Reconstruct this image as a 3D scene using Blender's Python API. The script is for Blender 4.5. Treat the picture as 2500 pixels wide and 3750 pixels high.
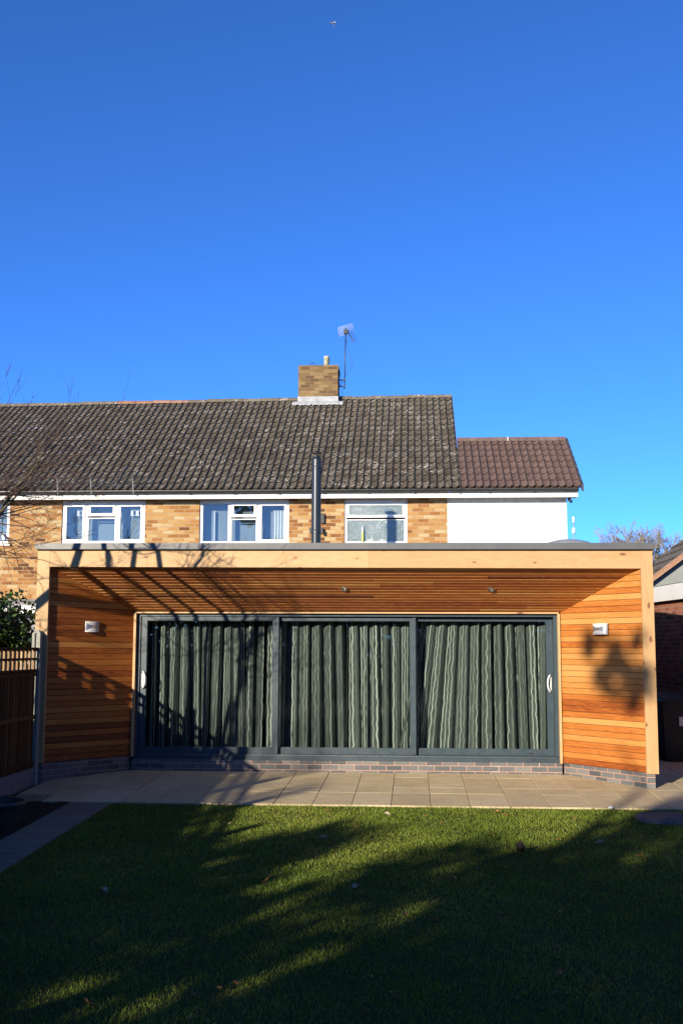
import bpy, math, random
import numpy as np
from mathutils import Vector, Matrix, Quaternion
random.seed(7); RNG = np.random.default_rng(11)
for o in list(bpy.data.objects): bpy.data.objects.remove(o)
S = bpy.context.scene
COL = S.collection
RAD = math.radians

# ------------------------------------------------------------------ camera, sky, sun, exposure
cd = bpy.data.cameras.new("camera"); cam = bpy.data.objects.new("camera", cd); COL.objects.link(cam)
cd.sensor_fit = 'VERTICAL'; cd.sensor_height = 36.0; cd.lens = 4100/3750*36.0
cd.clip_start = 0.05; cd.clip_end = 2000
YAW, PITCH, ROLL = 0.0648, 0.1216, -0.0035
Rm = Matrix.Rotation(YAW, 3, 'Z') @ Matrix.Rotation(PITCH, 3, 'X') @ Matrix.Rotation(ROLL, 3, 'Y')
rx, fw, up = Rm.col[0], Rm.col[1], Rm.col[2]
CAM = Vector((-2.083, -16.12, 1.733))
cam.matrix_world = Matrix(((rx[0], up[0], -fw[0], CAM[0]), (rx[1], up[1], -fw[1], CAM[1]), (rx[2], up[2], -fw[2], CAM[2]), (0, 0, 0, 1)))
S.camera = cam
SUN_AZ, SUN_EL = RAD(27.0), RAD(15.5)          # light travels towards +X +Y and down
LD = Vector((math.sin(SUN_AZ)*math.cos(SUN_EL), math.cos(SUN_AZ)*math.cos(SUN_EL), -math.sin(SUN_EL)))
w = bpy.data.worlds.new("World"); S.world = w; w.use_nodes = True
wn = w.node_tree; wn.nodes.clear()
sky = wn.nodes.new('ShaderNodeTexSky'); sky.sky_type = 'NISHITA'; sky.sun_disc = False
sky.sun_elevation = SUN_EL; sky.sun_rotation = math.pi + SUN_AZ
sky.air_density = 0.38; sky.dust_density = 0.18; sky.ozone_density = 7.0; sky.altitude = 0
hs = wn.nodes.new('ShaderNodeHueSaturation'); hs.inputs['Saturation'].default_value = 1.0
tint = wn.nodes.new('ShaderNodeMix'); tint.data_type = 'RGBA'; tint.blend_type = 'MULTIPLY'; tint.inputs[0].default_value = 1.0; tint.inputs[7].default_value = (0.86, 1.15, 1.28, 1)
bg = wn.nodes.new('ShaderNodeBackground'); bg.inputs[1].default_value = 0.15
wo = wn.nodes.new('ShaderNodeOutputWorld')
wn.links.new(sky.outputs[0], hs.inputs['Color']); wn.links.new(hs.outputs[0], tint.inputs[6]); wn.links.new(tint.outputs[2], bg.inputs[0]); wn.links.new(bg.outputs[0], wo.inputs[0])
sd = bpy.data.lights.new("sun", 'SUN'); sd.energy = 5.0; sd.angle = RAD(0.55); sd.color = (1.0, 0.885, 0.69)
so = bpy.data.objects.new("sun", sd); COL.objects.link(so); so.rotation_mode = 'QUATERNION'
so.rotation_quaternion = LD.to_track_quat('-Z', 'Y'); so.location = (-10, -30, 20)
S.view_settings.view_transform = 'Standard'; S.view_settings.look = 'None'
S.view_settings.exposure = 0.85; S.view_settings.gamma = 1.0
S.render.engine = 'CYCLES'
try: S.cycles.max_bounces = 8; S.cycles.transparent_max_bounces = 12
except Exception: pass

# ------------------------------------------------------------------ mesh helper
ORG = {}
class MB:
    """collects faces; build() links them as ONE mesh object"""
    def __init__(s): s.v=[]; s.f=[]; s.r=[]; s.sm=[]; s.uv=[]; s.mi=[]
    def face(s, pts, rnd=0.5, smooth=False, uv=None, mi=0):
        b=len(s.v); s.v += [tuple(p) for p in pts]; s.f.append(tuple(range(b,b+len(pts)))); s.r.append(rnd); s.sm.append(smooth); s.uv.append(uv); s.mi.append(mi)
    def raw(s, vs, fs, rnd=0.5, smooth=False, uvs=None, mi=0):
        b=len(s.v); s.v += [tuple(p) for p in vs]
        for i,f in enumerate(fs):
            s.f.append(tuple(k+b for k in f)); s.r.append(rnd); s.sm.append(smooth); s.uv.append([uvs[k] for k in f] if uvs else None); s.mi.append(mi)
    def hexa(s, p, rnd=0.5, mi=0):
        """p: 8 points, bottom ring then top ring"""
        for q in ((3,2,1,0),(4,5,6,7),(0,1,5,4),(1,2,6,5),(2,3,7,6),(3,0,4,7)): s.face([p[i] for i in q], rnd, mi=mi)
    def box(s, x0,x1,y0,y1,z0,z1, rnd=0.5, mi=0):
        s.hexa([(x0,y0,z0),(x1,y0,z0),(x1,y1,z0),(x0,y1,z0),(x0,y0,z1),(x1,y0,z1),(x1,y1,z1),(x0,y1,z1)], rnd, mi)
    def obox(s, o, ax, ay, az, rnd=0.5, mi=0):
        """box from corner o with edge vectors"""
        o=Vector(o); ax=Vector(ax); ay=Vector(ay); az=Vector(az)
        if ax.cross(ay).dot(az) < 0: o=o+ax; ax=-ax
        s.hexa([o,o+ax,o+ax+ay,o+ay,o+az,o+ax+az,o+ax+ay+az,o+ay+az], rnd, mi)
    def tube(s, pts, radii, n=6, rnd=0.5, caps=True, mi=0):
        pts=[Vector(p) for p in pts]
        if not hasattr(radii,'__len__'): radii=[radii]*len(pts)
        base=len(s.v); prev=None; L=0.0; uvs=[]
        for i,p in enumerate(pts):
            t=(pts[min(i+1,len(pts)-1)]-pts[max(i-1,0)])
            if t.length<1e-9: t=Vector((0,0,1))
            t.normalize()
            if prev is None:
                a=t.orthogonal().normalized()
            else:
                a=(prev-t*prev.dot(t))
                a = a.normalized() if a.length>1e-6 else t.orthogonal().normalized()
            prev=a; b=t.cross(a)
            if i: L+=(pts[i]-pts[i-1]).length
            for k in range(n):
                an=2*math.pi*k/n
                s.v.append(tuple(p+(a*math.cos(an)+b*math.sin(an))*radii[i])); uvs.append((k/n*2*math.pi*radii[0],L))
        for i in range(len(pts)-1):
            for k in range(n):
                q=(base+i*n+k, base+i*n+(k+1)%n, base+(i+1)*n+(k+1)%n, base+(i+1)*n+k)
                s.f.append(q); s.r.append(rnd); s.sm.append(True); s.uv.append([uvs[j-base] for j in q]); s.mi.append(mi)
        if caps:
            for q in (tuple(base+k for k in reversed(range(n))), tuple(base+(len(pts)-1)*n+k for k in range(n))):
                s.f.append(q); s.r.append(rnd); s.sm.append(False); s.uv.append(None); s.mi.append(mi)
    def lathe(s, c, prof, n=24, rnd=0.5, smooth=True, mi=0):
        """prof: list of (r,z) going up"""
        b=len(s.v)
        for r,z in prof:
            for k in range(n):
                a=2*math.pi*k/n; s.v.append((c[0]+r*math.cos(a), c[1]+r*math.sin(a), c[2]+z))
        for i in range(len(prof)-1):
            for k in range(n):
                s.f.append((b+i*n+k,b+i*n+(k+1)%n,b+(i+1)*n+(k+1)%n,b+(i+1)*n+k)); s.r.append(rnd); s.sm.append(smooth); s.uv.append(None); s.mi.append(mi)
    def prism(s, poly, d, rnd=0.5, mi=0):
        """poly: 3-D outline, d: extrusion vector"""
        d=Vector(d); P=[Vector(p) for p in poly]; n=len(P)
        s.face(P,rnd,mi=mi); s.face([p+d for p in reversed(P)],rnd,mi=mi)
        for i in range(n):
            j=(i+1)%n; s.face([P[i],P[i]+d,P[j]+d,P[j]],rnd,mi=mi)
    def build(s, name, mat, parent=None, org=None):
        if parent is not None: org=ORG[parent.name]
        if org is None: org=(0,0,0)
        V=np.array(s.v,dtype=np.float64).reshape(-1,3)-np.array(org)
        me=bpy.data.meshes.new(name)
        me.from_pydata(V.tolist(),[],s.f); me.update()
        ul=me.uv_layers.new(name='UVMap')
        W=np.array(s.v,dtype=np.float64)
        uvs=np.zeros((len(me.loops),2)); li=0
        for k,f in enumerate(s.f):
            m=len(f)
            if s.uv[k] is not None: uvs[li:li+m]=s.uv[k]
            else:
                P=W[list(f)]
                nrm=np.zeros(3)
                for i in range(m): nrm+=np.cross(P[i]-P[0],P[(i+1)%m]-P[0])
                l=np.linalg.norm(nrm)
                nrm = nrm/l if l>1e-12 else np.array([0,0,1.])
                t=np.array([-nrm[1],nrm[0],0.]); tl=np.linalg.norm(t)
                t = t/tl if tl>1e-3 else np.array([1.,0,0])
                bb=np.cross(nrm,t); uvs[li:li+m,0]=P@t; uvs[li:li+m,1]=P@bb
            li+=m
        ul.data.foreach_set('uv',uvs.ravel())
        at=me.attributes.new('rnd','FLOAT','FACE'); at.data.foreach_set('value',np.array(s.r,dtype=np.float32))
        me.polygons.foreach_set('use_smooth',np.array(s.sm,dtype=bool))
        for m in (mat if isinstance(mat,(list,tuple)) else [mat]): me.materials.append(m)
        if isinstance(mat,(list,tuple)): me.polygons.foreach_set('material_index',np.array(s.mi,dtype=np.int32))
        o=bpy.data.objects.new(name,me); COL.objects.link(o)
        if parent is not None: o.parent=parent
        else: o.location=org
        ORG[o.name]=org
        return o
def thing(name, loc, label, cat, group=None):
    o=bpy.data.objects.new(name,None); COL.objects.link(o); o.location=loc; o.empty_display_size=0.2
    ORG[o.name]=tuple(loc); return tag(o,label,cat,group)
def tag(o, label, cat, group=None):
    o['label']=label; o['category']=cat
    if group: o['group']=group
    return o
def struct(o): o['kind']='structure'; return o
def copy_thing(root, loc, label=None, rot=None):
    r=root.copy(); COL.objects.link(r); r.location=loc
    if label: r['label']=label
    if rot is not None: r.rotation_euler=rot
    for ch in list(root.children):
        c=ch.copy(); COL.objects.link(c); c.parent=r
        for g in list(ch.children):
            d=g.copy(); COL.objects.link(d); d.parent=c
    return r
def lerp(a,b,t): return a+(b-a)*t

# ------------------------------------------------------------------ material helper
ALB=0.80     # overall albedo trim for every painted or natural surface
class NT:
    def __init__(s,name):
        s.m=bpy.data.materials.new(name); s.m.use_nodes=True; s.t=s.m.node_tree; s.t.nodes.clear()
        s.out=s.t.nodes.new('ShaderNodeOutputMaterial')
    def n(s,typ,inp=None,**at):
        x=s.t.nodes.new('ShaderNode'+typ)
        for k,v in at.items(): setattr(x,k,v)
        if inp:
            for k,v in inp.items(): s.set(x,k,v)
        return x
    def set(s,x,k,v):
        i=x.inputs[k]
        if isinstance(v,bpy.types.NodeSocket): s.t.links.new(v,i)
        elif isinstance(v,bpy.types.Node): s.t.links.new(v.outputs[0],i)
        elif isinstance(v,(tuple,list)) and len(v)==3 and i.type=='RGBA': i.default_value=(*v,1)
        else: i.default_value=v
    def math(s,op,a,b=None,c=None,clamp=False):
        x=s.t.nodes.new('ShaderNodeMath'); x.operation=op; x.use_clamp=clamp
        s.set(x,0,a)
        if b is not None: s.set(x,1,b)
        if c is not None: s.set(x,2,c)
        return x.outputs[0]
    def mix(s,f,a,b,blend='MIX'):
        x=s.t.nodes.new('ShaderNodeMix'); x.data_type='RGBA'; x.blend_type=blend
        s.set(x,0,f); s.set(x,6,a); s.set(x,7,b); return x.outputs[2]
    def ramp(s,f,stops,interp='LINEAR'):
        x=s.t.nodes.new('ShaderNodeValToRGB'); x.color_ramp.interpolation=interp
        e=x.color_ramp.elements
        while len(e)<len(stops): e.new(0.5)
        for i,(p,c) in enumerate(stops):
            e[i].position=p; e[i].color=(*c,1) if len(c)==3 else c
        s.set(x,0,f); return x.outputs[0]
    def uv(s): 
        x=s.n('UVMap'); x.uv_map='UVMap'; return x.outputs[0]
    def rnd(s):
        x=s.n('Attribute'); x.attribute_name='rnd'; return x.outputs['Fac']
    def pos(s): return s.n('NewGeometry').outputs['Position']
    def obj(s): return s.n('TexCoord').outputs['Object']
    def noise(s,vec,scale,detail=3,rough=0.55,dist=0.0):
        x=s.n('TexNoise',{'Vector':vec,'Scale':scale,'Detail':detail,'Roughness':rough,'Distortion':dist}); return x.outputs['Fac']
    def sep(s,v): 
        x=s.n('SeparateXYZ',{0:v}); return x.outputs
    def comb(s,a,b,c=0.0): return s.n('CombineXYZ',{0:a,1:b,2:c}).outputs[0]
    def mr(s,v,a,b,c=0.0,d=1.0):
        x=s.n('MapRange',{'Value':v,'From Min':a,'From Max':b,'To Min':c,'To Max':d}); return x.outputs[0]
    def bump(s,h,strength=0.3,dist=0.01):
        return s.n('Bump',{'Height':h,'Strength':strength,'Distance':dist}).outputs[0]
    def alb(s,col):
        if isinstance(col,(tuple,list)): return tuple(c*ALB for c in col[:3])
        return s.mix(1.0,col,(ALB,ALB,ALB),'MULTIPLY')
    def pbsdf(s,col,rough=0.6,metal=0.0,spec=0.5,normal=None,**kw):
        x=s.n('BsdfPrincipled',{'Base Color':s.alb(col),'Roughness':rough,'Metallic':metal,'Specular IOR Level':spec})
        if normal is not None: s.set(x,'Normal',normal)
        for k,v in kw.items(): s.set(x,k,v)
        return x
    def done(s,sh):
        s.t.links.new(sh.outputs[0] if isinstance(sh,bpy.types.Node) else sh, s.out.inputs[0]); return s.m

def plain(name,col,rough=0.5,metal=0.0,spec=0.5,var=0.12,scale=6.0,bump=0.0):
    t=NT(name); p=t.pos(); n=t.noise(p,scale,5)
    f=t.mr(n,0.3,0.7,1-var,1+var)
    c=t.mix(1.0,col,t.n('CombineColor',{0:f,1:f,2:f}).outputs[0],'MULTIPLY')
    r=t.mr(t.noise(p,scale*3,3),0.3,0.7,rough*0.85,min(1,rough*1.15))
    nm=t.bump(t.noise(p,scale*12,3),bump,0.004) if bump else None
    return t.done(t.pbsdf(c,r,metal,spec,nm))

def brick(name,palette,mortar,bw=0.225,bh=0.075,mw=0.010,ou=0.0,ov=0.0,stain=0.25,rough=0.85,patch=0.0):
    t=NT(name); u,v,_=t.sep(t.uv())
    vv=t.math('DIVIDE',t.math('SUBTRACT',v,ov),bh); row=t.math('FLOOR',vv); fy=t.math('SUBTRACT',vv,row)
    par=t.math('MULTIPLY',t.math('MODULO',t.math('ADD',row,1000.0),2.0),0.5)
    uu=t.math('ADD',t.math('DIVIDE',t.math('SUBTRACT',u,ou),bw),par); col=t.math('FLOOR',uu); fx=t.math('SUBTRACT',uu,col)
    # distance to the joint in metres, wobbling a little
    wob=t.math('MULTIPLY',t.math('SUBTRACT',t.noise(t.uv(),60,2),0.5),0.004)
    dx=t.math('MULTIPLY',t.math('MINIMUM',fx,t.math('SUBTRACT',1.0,fx)),bw)
    dy=t.math('MULTIPLY',t.math('MINIMUM',fy,t.math('SUBTRACT',1.0,fy)),bh)
    d=t.math('ADD',t.math('MINIMUM',dx,dy),wob)
    mask=t.mr(d,mw*0.5-0.001,mw*0.5+0.0015)          # 1 = brick, 0 = mortar
    wn_=t.n('TexWhiteNoise',{'Vector':t.comb(col,row,0.0)},noise_dimensions='2D').outputs['Value']
    big=t.noise(t.uv(),0.9,3)
    k=t.math('ADD',wn_,t.math('MULTIPLY',t.math('SUBTRACT',big,0.5),0.9*stain*2),clamp=True)
    c=t.ramp(k,palette)
    fine=t.mr(t.noise(t.uv(),35,5,0.65),0.25,0.75,0.78,1.18)
    c=t.mix(1.0,c,t.n('CombineColor',{0:fine,1:fine,2:fine}).outputs[0],'MULTIPLY')
    mc=t.mix(t.noise(t.uv(),14,3),tuple(x*0.8 for x in mortar),tuple(min(1,x*1.15) for x in mortar))
    if patch: mc=t.mix(t.mr(t.noise(t.uv(),2.5,3),0.6,0.75),mc,(0.75,0.68,0.62))
    c=t.mix(mask,mc,c)
    h=t.math('ADD',t.math('MULTIPLY',mask,0.8),t.math('MULTIPLY',t.noise(t.uv(),70,4),0.35))
    return t.done(t.pbsdf(c,rough,0,0.3,t.bump(h,0.7,0.006)))

def wood(name,stops,gs=1.0,rough=0.5,spec=0.35,knots=0.0,amp=0.35,ring=0.5):
    """boards: colour from the board's own random value, grain along u"""
    t=NT(name); u,v,_=t.sep(t.uv()); r=t.rnd()
    uu=t.math('ADD',u,t.math('MULTIPLY',r,37.0)); vv=t.math('ADD',v,t.math('MULTIPLY',r,11.0))
    vec=t.comb(t.math('MULTIPLY',uu,1.6*gs),t.math('MULTIPLY',vv,26.0*gs),t.math('MULTIPLY',r,9.0))
    g1=t.noise(vec,1.0,4,0.6,0.6)
    vec2=t.comb(t.math('MULTIPLY',uu,2.2),t.math('MULTIPLY',vv,190.0),r)
    g2=t.noise(vec2,1.0,3,0.6)
    # cathedral rings
    vec3=t.comb(t.math('MULTIPLY',uu,1.1),t.math('MULTIPLY',vv,9.0),r)
    rg=t.math('SINE',t.math('MULTIPLY',t.noise(vec3,1.0,2,0.5,0.3),60.0))
    k=t.math('ADD',r,t.math('ADD',t.math('MULTIPLY',t.math('SUBTRACT',g1,0.5),amp),t.math('MULTIPLY',t.math('SUBTRACT',g2,0.5),amp*0.6)))
    k=t.math('ADD',k,t.math('MULTIPLY',rg,-0.05*ring),clamp=True)
    c=t.ramp(k,stops)
    h=t.math('ADD',g2,t.math('MULTIPLY',rg,0.1))
    if knots:
        ku=t.comb(t.math('MULTIPLY',uu,2.6),t.math('MULTIPLY',vv,6.0),0.0)
        vo=t.n('TexVoronoi',{'Vector':ku,'Scale':1.0,'Randomness':1.0},voronoi_dimensions='2D'); dd=vo.outputs['Distance']; ch=t.sep(vo.outputs['Color'])[0]
        on=t.math('GREATER_THAN',ch,1.0-knots)
        wob=t.math('ADD',dd,t.math('MULTIPLY',t.math('SUBTRACT',t.noise(ku,6,3),0.5),0.06))
        ksz=t.mr(t.sep(vo.outputs['Color'])[1],0,1,0.35,1.0); wob=t.math('DIVIDE',wob,ksz); kn=t.math('MULTIPLY',t.mr(wob,0.15,0.08),on); halo=t.math('MULTIPLY',t.mr(wob,0.42,0.1),on)
        ringk=t.math('MULTIPLY',t.math('ABSOLUTE',t.math('SINE',t.math('MULTIPLY',wob,55.0))),halo)
        c=t.mix(t.math('MULTIPLY',halo,0.35),c,(0.55,0.30,0.13)); c=t.mix(t.math('MULTIPLY',ringk,0.22),c,(0.33,0.15,0.06))
        c=t.mix(t.math('MULTIPLY',kn,0.9),c,(0.17,0.07,0.03))
    rr=t.mr(g1,0.2,0.8,rough*0.85,rough*1.2)
    return t.done(t.pbsdf(c,rr,0,spec,t.bump(h,0.15,0.002)))

def leafmat(name,c1,c2,c3,rough=0.4,trans=0.25,spec=0.5):
    t=NT(name); r=t.rnd(); c=t.ramp(r,[(0,c1),(0.55,c2),(1,c3)])
    p=t.pbsdf(c,rough,0,spec); tr=t.n('BsdfTranslucent',{'Color':t.alb(c)})
    return t.done(t.n('MixShader',{0:trans,1:p.outputs[0],2:tr.outputs[0]}))

def glassmat(name,tint,refl=0.10,rough=0.0,f0=1.5,wave=0.0):
    t=NT(name); fr=t.n('Fresnel',{'IOR':f0}).outputs[0]
    f=t.math('ADD',t.math('MULTIPLY',fr,1.0),refl,clamp=True)
    nm=t.bump(t.noise(t.pos(),2.2,1),wave,0.02) if wave else None
    g=t.n('BsdfGlossy',{'Color':(1,1,1),'Roughness':rough})
    if nm is not None: t.set(g,'Normal',nm)
    tr=t.n('BsdfTransparent',{'Color':tint})
    return t.done(t.n('MixShader',{0:f,1:tr.outputs[0],2:g.outputs[0]}))

HB=[(0.0,(0.13,0.048,0.014)),(0.10,(0.24,0.090,0.022)),(0.28,(0.34,0.150,0.040)),(0.52,(0.40,0.205,0.062)),(0.76,(0.46,0.275,0.105)),(1.0,(0.50,0.36,0.19))]
m_house=brick('buff_brick',HB,(0.36,0.28,0.18),mw=0.012,ou=0.03,ov=3.86,stain=0.5)
CB=[(0.0,(0.12,0.065,0.028)),(0.3,(0.19,0.115,0.045)),(0.7,(0.25,0.155,0.06)),(1.0,(0.28,0.19,0.085))]
m_chim=brick('chimney_brick',CB,(0.20,0.15,0.09),stain=0.3,ov=7.87)
BB=[(0.0,(0.075,0.082,0.095)),(0.5,(0.125,0.13,0.14)),(1.0,(0.20,0.195,0.19))]
m_plinth=brick('blue_brick',BB,(0.48,0.28,0.20),ou=-0.01,ov=0.03,stain=0.35,patch=1.0,rough=0.6)
RB=[(0.0,(0.16,0.06,0.035)),(0.5,(0.30,0.10,0.06)),(1.0,(0.38,0.16,0.10))]
m_redbrick=brick('red_brick',RB,(0.33,0.27,0.22),stain=0.2)
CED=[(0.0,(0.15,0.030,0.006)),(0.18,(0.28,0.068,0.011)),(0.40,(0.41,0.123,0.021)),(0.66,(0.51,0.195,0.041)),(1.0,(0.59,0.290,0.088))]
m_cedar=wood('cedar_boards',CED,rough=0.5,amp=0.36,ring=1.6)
PINE=[(0.0,(0.40,0.21,0.085)),(0.35,(0.49,0.285,0.125)),(0.7,(0.55,0.345,0.165)),(1.0,(0.60,0.41,0.225))]
m_pine=wood('pale_pine',PINE,gs=0.7,rough=0.55,knots=0.42,amp=0.5,ring=2.0)
FEN=[(0.0,(0.075,0.032,0.012)),(0.5,(0.125,0.056,0.021)),(1.0,(0.18,0.090,0.038))]
m_fence=wood('fence_timber',FEN,rough=0.8,amp=0.5,spec=0.2)
LAT=[(0.0,(0.30,0.17,0.085)),(0.5,(0.42,0.27,0.14)),(1.0,(0.52,0.36,0.21))]
m_lattice=wood('lattice_timber',LAT,rough=0.8,amp=0.4,spec=0.2)
m_grey=plain('anthracite_frame',(0.036,0.060,0.078),0.38,0.0,0.5,0.06,3)
m_coping=plain('grey_roof_trim',(0.105,0.108,0.115),0.42,0.0,0.5,0.10,2.5)
m_white=plain('white_upvc',(0.80,0.80,0.80),0.35,0,0.5,0.03,3)
m_black=plain('black_plastic',(0.018,0.019,0.020),0.4,0,0.5,0.1,8)
m_gutter=plain('black_gutter',(0.030,0.031,0.030),0.38,0,0.5,0.25,4)
m_steel=plain('brushed_steel',(0.62,0.62,0.62),0.28,1.0,0.5,0.05,20)
m_chrome=plain('bright_handle',(0.82,0.82,0.82),0.30,0.15,0.6,0.02,20)
m_galv=plain('galvanised_wire',(0.075,0.08,0.085),0.6,0.1,0.4,0.2,20)
m_lead=plain('lead_flashing',(0.36,0.365,0.375),0.6,0,0.4,0.22,7,0.3)
m_flue=plain('flue_paint',(0.028,0.036,0.045),0.33,0.2,0.5,0.06,5)
m_conc=plain('concrete_post',(0.34,0.34,0.30),0.9,0,0.2,0.15,18,0.4)
m_concd=plain('gravel_board_concrete',(0.25,0.235,0.24),0.9,0,0.2,0.18,14,0.4)
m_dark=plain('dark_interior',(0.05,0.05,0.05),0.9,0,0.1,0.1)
m_room=plain('room_plaster',(0.30,0.31,0.33),0.9,0,0.1,0.1)
m_soil=plain('soil',(0.045,0.032,0.022),1.0,0,0.1,0.5,9,0.9)
m_pot=plain('glazed_pot',(0.055,0.058,0.050),0.5,0,0.4,0.2,8)
m_bin=plain('bin_plastic',(0.012,0.013,0.016),0.5,0,0.4,0.1,8)
m_paper=plain('white_card',(0.75,0.75,0.74),0.7,0,0.2,0.05)
m_terra=plain('terracotta',(0.34,0.15,0.075),0.85,0,0.2,0.25,14,0.3)
m_bark=plain('mossy_bark',(0.105,0.095,0.062),0.9,0,0.2,0.45,16,0.5)
m_twig=plain('winter_twig',(0.085,0.050,0.042),0.8,0,0.2,0.3,12)
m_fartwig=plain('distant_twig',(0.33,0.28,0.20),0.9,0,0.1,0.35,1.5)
m_cloth=plain('white_curtain',(0.72,0.74,0.74),0.9,0,0.2,0.05)
m_greyclad=plain('grey_cladding',(0.24,0.26,0.25),0.8,0,0.2,0.12,5)
m_upglass=glassmat('window_glass',(0.80,0.86,0.90),0.05,wave=0.06)
m_doorglass=glassmat('door_glass',(0.70,0.76,0.75),0.0,f0=1.45,wave=0.04)
m_evergreen=leafmat('evergreen_leaves',(0.012,0.022,0.008),(0.022,0.040,0.012),(0.045,0.075,0.02),0.5,0.1)
m_camellia=leafmat('glossy_leaves',(0.018,0.040,0.010),(0.035,0.075,0.016),(0.12,0.20,0.035),0.36,0.2,0.45)

def dirt_on(name,base,dirt,scale,lo,hi,rough=0.9,bump=0.4):
    t=NT(name); p=t.pos(); n=t.noise(p,scale,5,0.6); c=t.mix(t.mr(n,lo,hi),base,dirt)
    f=t.mr(t.noise(p,scale*8,4),0.3,0.7,0.85,1.15)
    c=t.mix(1.0,c,t.n('CombineColor',{0:f,1:f,2:f}).outputs[0],'MULTIPLY')
    return t.done(t.pbsdf(c,rough,0,0.2,t.bump(t.noise(p,scale*20,4),bump,0.004)))
m_whitewall=dirt_on('white_render',(0.80,0.785,0.74),(0.72,0.69,0.63),1.1,0.5,0.75,0.9,0.15)
m_fascia_old=dirt_on('peeling_white_paint',(0.80,0.79,0.76),(0.42,0.34,0.26),3.0,0.62,0.68)
m_cowl=dirt_on('lichened_cowl',(0.55,0.54,0.48),(0.22,0.20,0.05),9,0.42,0.6)

def tilemat(name,base,alt,lichen):
    t=NT(name); p=t.pos(); r=t.rnd()
    c=t.mix(r,base,alt)
    big=t.noise(p,0.5,3); f=t.mr(t.noise(p,7,5,0.65),0.25,0.75,0.65,1.35)
    c=t.mix(1.0,c,t.n('CombineColor',{0:f,1:f,2:f}).outputs[0],'MULTIPLY')
    if lichen:
        moss=t.mr(t.noise(p,2.2,4,0.6),0.5,0.75,0.0,0.6); c=t.mix(moss,c,(0.10,0.085,0.05))
        hi=t.mr(t.sep(p)[2],6.2,8.0,0.0,0.55); c=t.mix(t.math('MULTIPLY',hi,t.noise(p,9,4)),c,(0.22,0.185,0.13))
        n1=t.noise(p,6.0,3,0.5,0.8); ringm=t.math('SUBTRACT',1.0,t.mr(t.math('ABSOLUTE',t.math('SUBTRACT',n1,0.60)),0.006,0.022))
        cl=t.mr(t.noise(p,1.7,3,0.6),0.44,0.56); n2=t.mr(t.noise(p,24,3,0.6),0.60,0.64)
        sp=t.math('MAXIMUM',t.math('MULTIPLY',ringm,cl),t.math('MULTIPLY',n2,t.mr(t.noise(p,3.1,3),0.42,0.6)),clamp=True)
        sp=t.math('MULTIPLY',sp,t.mr(t.noise(p,40,2),0.3,0.5))
        c=t.mix(t.math('MULTIPLY',sp,0.95),c,(0.66,0.63,0.56))
    return t.done(t.pbsdf(c,0.85 if lichen else 0.6,0,0.25,t.bump(t.noise(p,60,4),0.35,0.005)))
m_tile_old=tilemat('weathered_roof_tile',(0.066,0.054,0.041),(0.122,0.100,0.076),True)
m_tile_new=tilemat('brown_roof_tile',(0.135,0.088,0.073),(0.170,0.112,0.093),False)
m_tile_edge=plain('mossy_shaded_tile_edge',(0.034,0.029,0.022),0.95,0,0.1,0.4,20)  # moss plus the gap shadow between courses, both painted on the tile lips
m_tile_edge2=plain('shaded_brown_tile_edge',(0.070,0.046,0.038),0.8,0,0.2,0.2,20)  # course shadow of the newer roof painted as a darker lip
m_tile_red=tilemat('red_ridge_tile',(0.28,0.15,0.09),(0.34,0.20,0.13),False)
m_tile_far=tilemat('mossy_far_tile',(0.12,0.10,0.075),(0.17,0.14,0.10),True)

# ------------------------------------------------------------------ ground, patio, path, soil
SL=0.0298
def gz(y): return SL*y if y<0 else 0.0
t=NT('lawn_soil'); p=t.pos(); c=t.mix(t.noise(p,1.3,5,0.6),(0.020,0.034,0.008),(0.052,0.066,0.016)); c=t.mix(t.mr(t.noise(p,0.7,3),0.5,0.7,0,0.5),c,(0.07,0.062,0.022))
m_lawn=t.done(t.pbsdf(c,0.95,0,0.1,t.bump(t.noise(p,50,4),0.6,0.02)))
mb=MB()
ys=[-300,-60,-24,-20,-16,-12,-8,-4,0,8,30,300]; xs=[-300,-60,-20,-10,0,10,20,60,300]
def gz2(y): return gz(max(y,-20))-0.03
for i in range(len(ys)-1):
    for j in range(len(xs)-1):
        mb.face([(xs[j],ys[i],gz2(ys[i])),(xs[j+1],ys[i],gz2(ys[i])),(xs[j+1],ys[i+1],gz2(ys[i+1])),(xs[j],ys[i+1],gz2(ys[i+1]))],smooth=True)
struct(mb.build('ground',m_lawn))
mb=MB()
def sheet(mb,x0,x1,y0,y1,dz,nx=1,ny=6):
    for i in range(ny):
        ya,yb=lerp(y0,y1,i/ny),lerp(y0,y1,(i+1)/ny); mb.face([(x0,ya,gz(ya)+dz),(x1,ya,gz(ya)+dz),(x1,yb,gz(yb)+dz),(x0,yb,gz(yb)+dz)])
sheet(mb,-5.66,6.0,-19.5,-2.68,-0.022); struct(mb.build('lawn',m_lawn))
mb=MB()
for i in range(46):      # lumpy soil bed between fence and path
    for j in range(8):
        X=[-7.08+0.116*k for k in (j,j+1)]; Y=[-12+0.204*k for k in (i,i+1)]
        hz=lambda x,y: gz(y)-0.012+0.03*math.sin(x*13+y*7)*math.sin(y*9-x*5)*0.5+(0.05 if x<-6.95 else 0)
        mb.face([(X[0],Y[0],hz(X[0],Y[0])),(X[1],Y[0],hz(X[1],Y[0])),(X[1],Y[1],hz(X[1],Y[1])),(X[0],Y[1],hz(X[0],Y[1]))],smooth=True)
struct(mb.build('soil',m_soil))
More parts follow.
